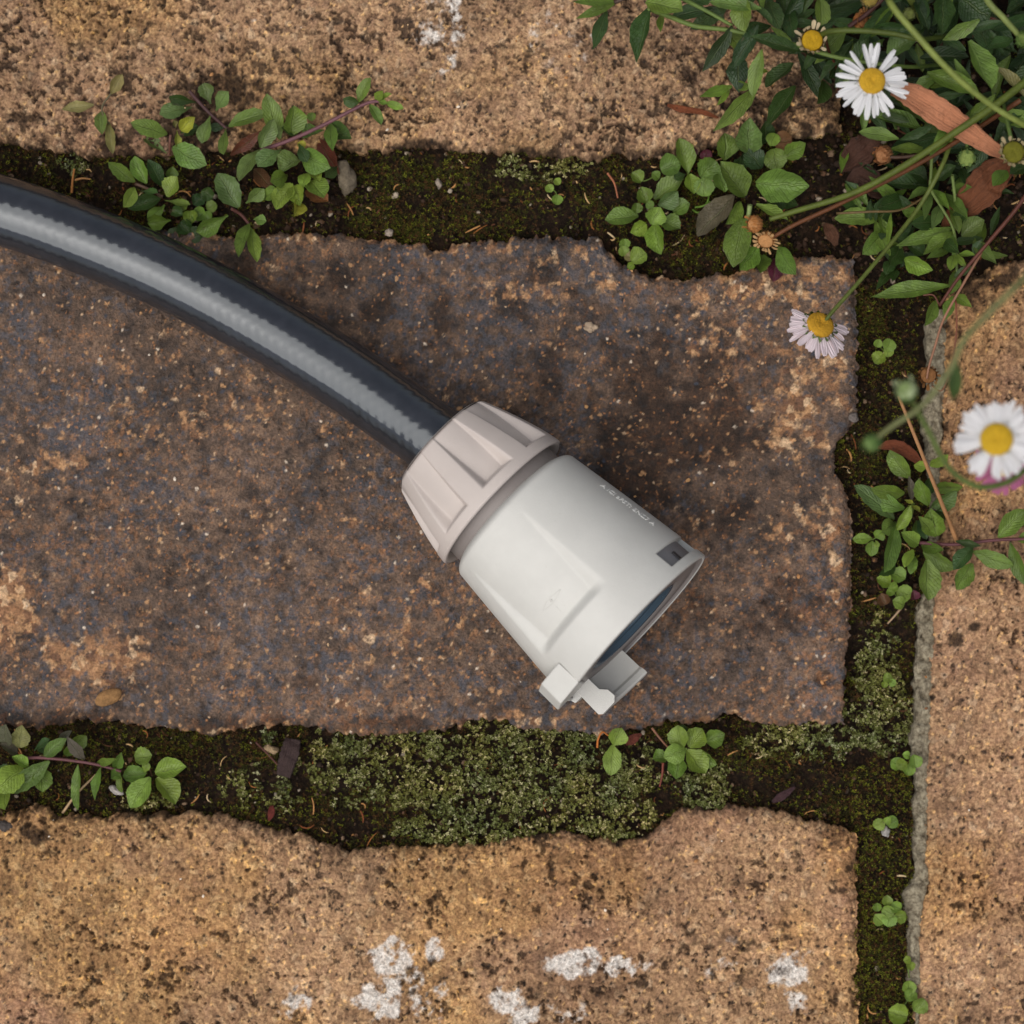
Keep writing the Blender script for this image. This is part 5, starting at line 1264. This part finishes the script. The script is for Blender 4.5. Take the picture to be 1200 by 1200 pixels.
STK = [('pale straw crossing the lower joint under the trailing plant', [(73, 953, .5), (90, 930, 0), (112, 908, -.5)], 1.6, (196, 164, 124)),
       ('short orange straw at the left end of the upper joint', [(84, 226, -1), (85, 212, -.5), (87, 198, -1)], 1.6, (176, 116, 58)),
       ('short tan straw just above the hose at the left', [(88, 211, -.6), (97, 209, -.3), (106, 210, -.6)], 1.4, (170, 122, 72)),
       ('thin red brown twig beside the dark bark chip in the lower joint', [(300, 870, -1), (316, 886, 0), (332, 904, -.6)], 1.3, (84, 48, 40)),
       ('curled orange rootlet left of the paired leaves in the lower joint', [(700, 876, .3), (701, 866, 1), (706, 858, 1), (713, 862, .6)], 1.3, (190, 112, 48)),
       ('brown twig above the bright rosette in the lower joint', [(764, 853, .6), (774, 866, .8), (783, 876, .2)], 1.5, (140, 98, 74)),
       ('red stalk below the bright rosette in the lower joint', [(777, 894, .5), (776, 908, .3), (773, 922, -.4)], 1.5, (120, 60, 46)),
       ('forked dry root in the upper joint left of the small rosette', [(712, 203, -1), (720, 215, -.4), (724, 232, -1)], 1.4, (168, 104, 72)),
       ('pale twig bit under the round seedling cluster in the right joint', [(1058, 710, .4), (1050, 720, .2), (1040, 731, -.4)], 1.5, (168, 140, 110))]
for lb, pts, r_, c_ in STK: stick('straw', lb, 'straw', pts, r_, c_)

def stone(name, label, px, py, z, rx, ry, h, rot, col, seed, cat='stone', jag=.18):
    g = np.linspace(0, np.pi, 14); a = np.linspace(0, 2 * np.pi, 22, endpoint=False)
    G, A = np.meshgrid(g, a, indexing='ij')
    d = np.stack([np.sin(G) * np.cos(A), np.sin(G) * np.sin(A), np.cos(G)], -1)
    n = 1 + jag * (fbm(d[..., 0] * 1.8 + seed, d[..., 1] * 1.8 + d[..., 2] * 1.3, seed, 4))
    V = d * n[..., None] * np.array([rx * S, ry * S, h * .001])
    c, s_ = math.cos(rot), math.sin(rot); x, y = V[..., 0].copy(), V[..., 1].copy(); V[..., 0] = c * x - s_ * y; V[..., 1] = s_ * x + c * y
    V = V + np.array(P(px, py, (z + h * .8) * .001))
    o = obj(name, mesh_np(name, V, grid_quads(14, 22, True)), M['stone']); recentre(o); o.color = (*srgb(*col), 1)
    return tag(o, label, cat)
stone('pebble', 'smooth orange tan pebble on the burnt brick near its lower left edge', 127, 817, 0, 16, 9.5, 1.2, .4, (178, 134, 86), 3, 'pebble')
stone('stone', 'rough grey stone in the upper joint right of the leafy clump', 405, 208, -2.5, 10, 19, 2.0, .2, (150, 136, 114), 5, 'stone', .5)
stone('stone', 'small white stone chip under the trailing plant in the lower joint', 136, 926, -1.5, 9, 4.5, 1.0, -.5, (212, 204, 196), 7, 'stone', .5)
stone('stone', 'white grit at the edge of the burnt brick in the upper joint', 456, 273, -1.2, 5, 4.5, .8, 0, (196, 178, 162), 9, 'stone', .5)
stone('stone', 'pale elongated grit in the upper joint between stone and seedling', 514, 216, -2.5, 3.5, 6, .8, .3, (176, 160, 144), 11, 'stone', .5)
stone('stone', 'pale flat grain on the burnt brick above the connector', 692, 384, -.2, 8, 6, .5, 0, (214, 188, 160), 13, 'stone', .6)
stone('stone', 'grey round stone at the right rim of the burnt brick', 1000, 489, -.8, 6, 6, .9, 0, (132, 122, 116), 15, 'stone', .4)
stone('stone', 'pale stone under the bark chip in the lower joint', 318, 878, -1.5, 10, 5, 1.0, -.4, (186, 158, 122), 17, 'stone', .5)
stone('stone', 'white chip beside the two leaved seedling in the lower right joint', 1038, 975, -1.5, 5, 6, .8, 0, (196, 190, 184), 19, 'stone', .6)
stone('stone', 'dark grey stone on the corner of the bottom brick at the left edge', 5, 968, -1.2, 9, 7, 1.0, 0, (96, 88, 84), 21, 'stone', .4)

# ------------------------------------------------------------------ repeats share a group
GROUPS = {'seedling': 'seedlings in the joints', 'rosette_plant': 'rosettes in the joints', 'fleabane_plant': 'leafy plants in the joints', 'daisy_plant': 'flowering daisies on the right',
          'straw': 'loose straws and twigs in the joints', 'stone': 'small stones and grit', 'dry_leaf': 'dead leaves', 'red_leaf': 'red leaf scraps', 'dry_stalk': 'dry stalks'}
for o in list(COL.objects):
    g = GROUPS.get(o.name.split('.')[0])
    if g and o.parent is None: o['group'] = g
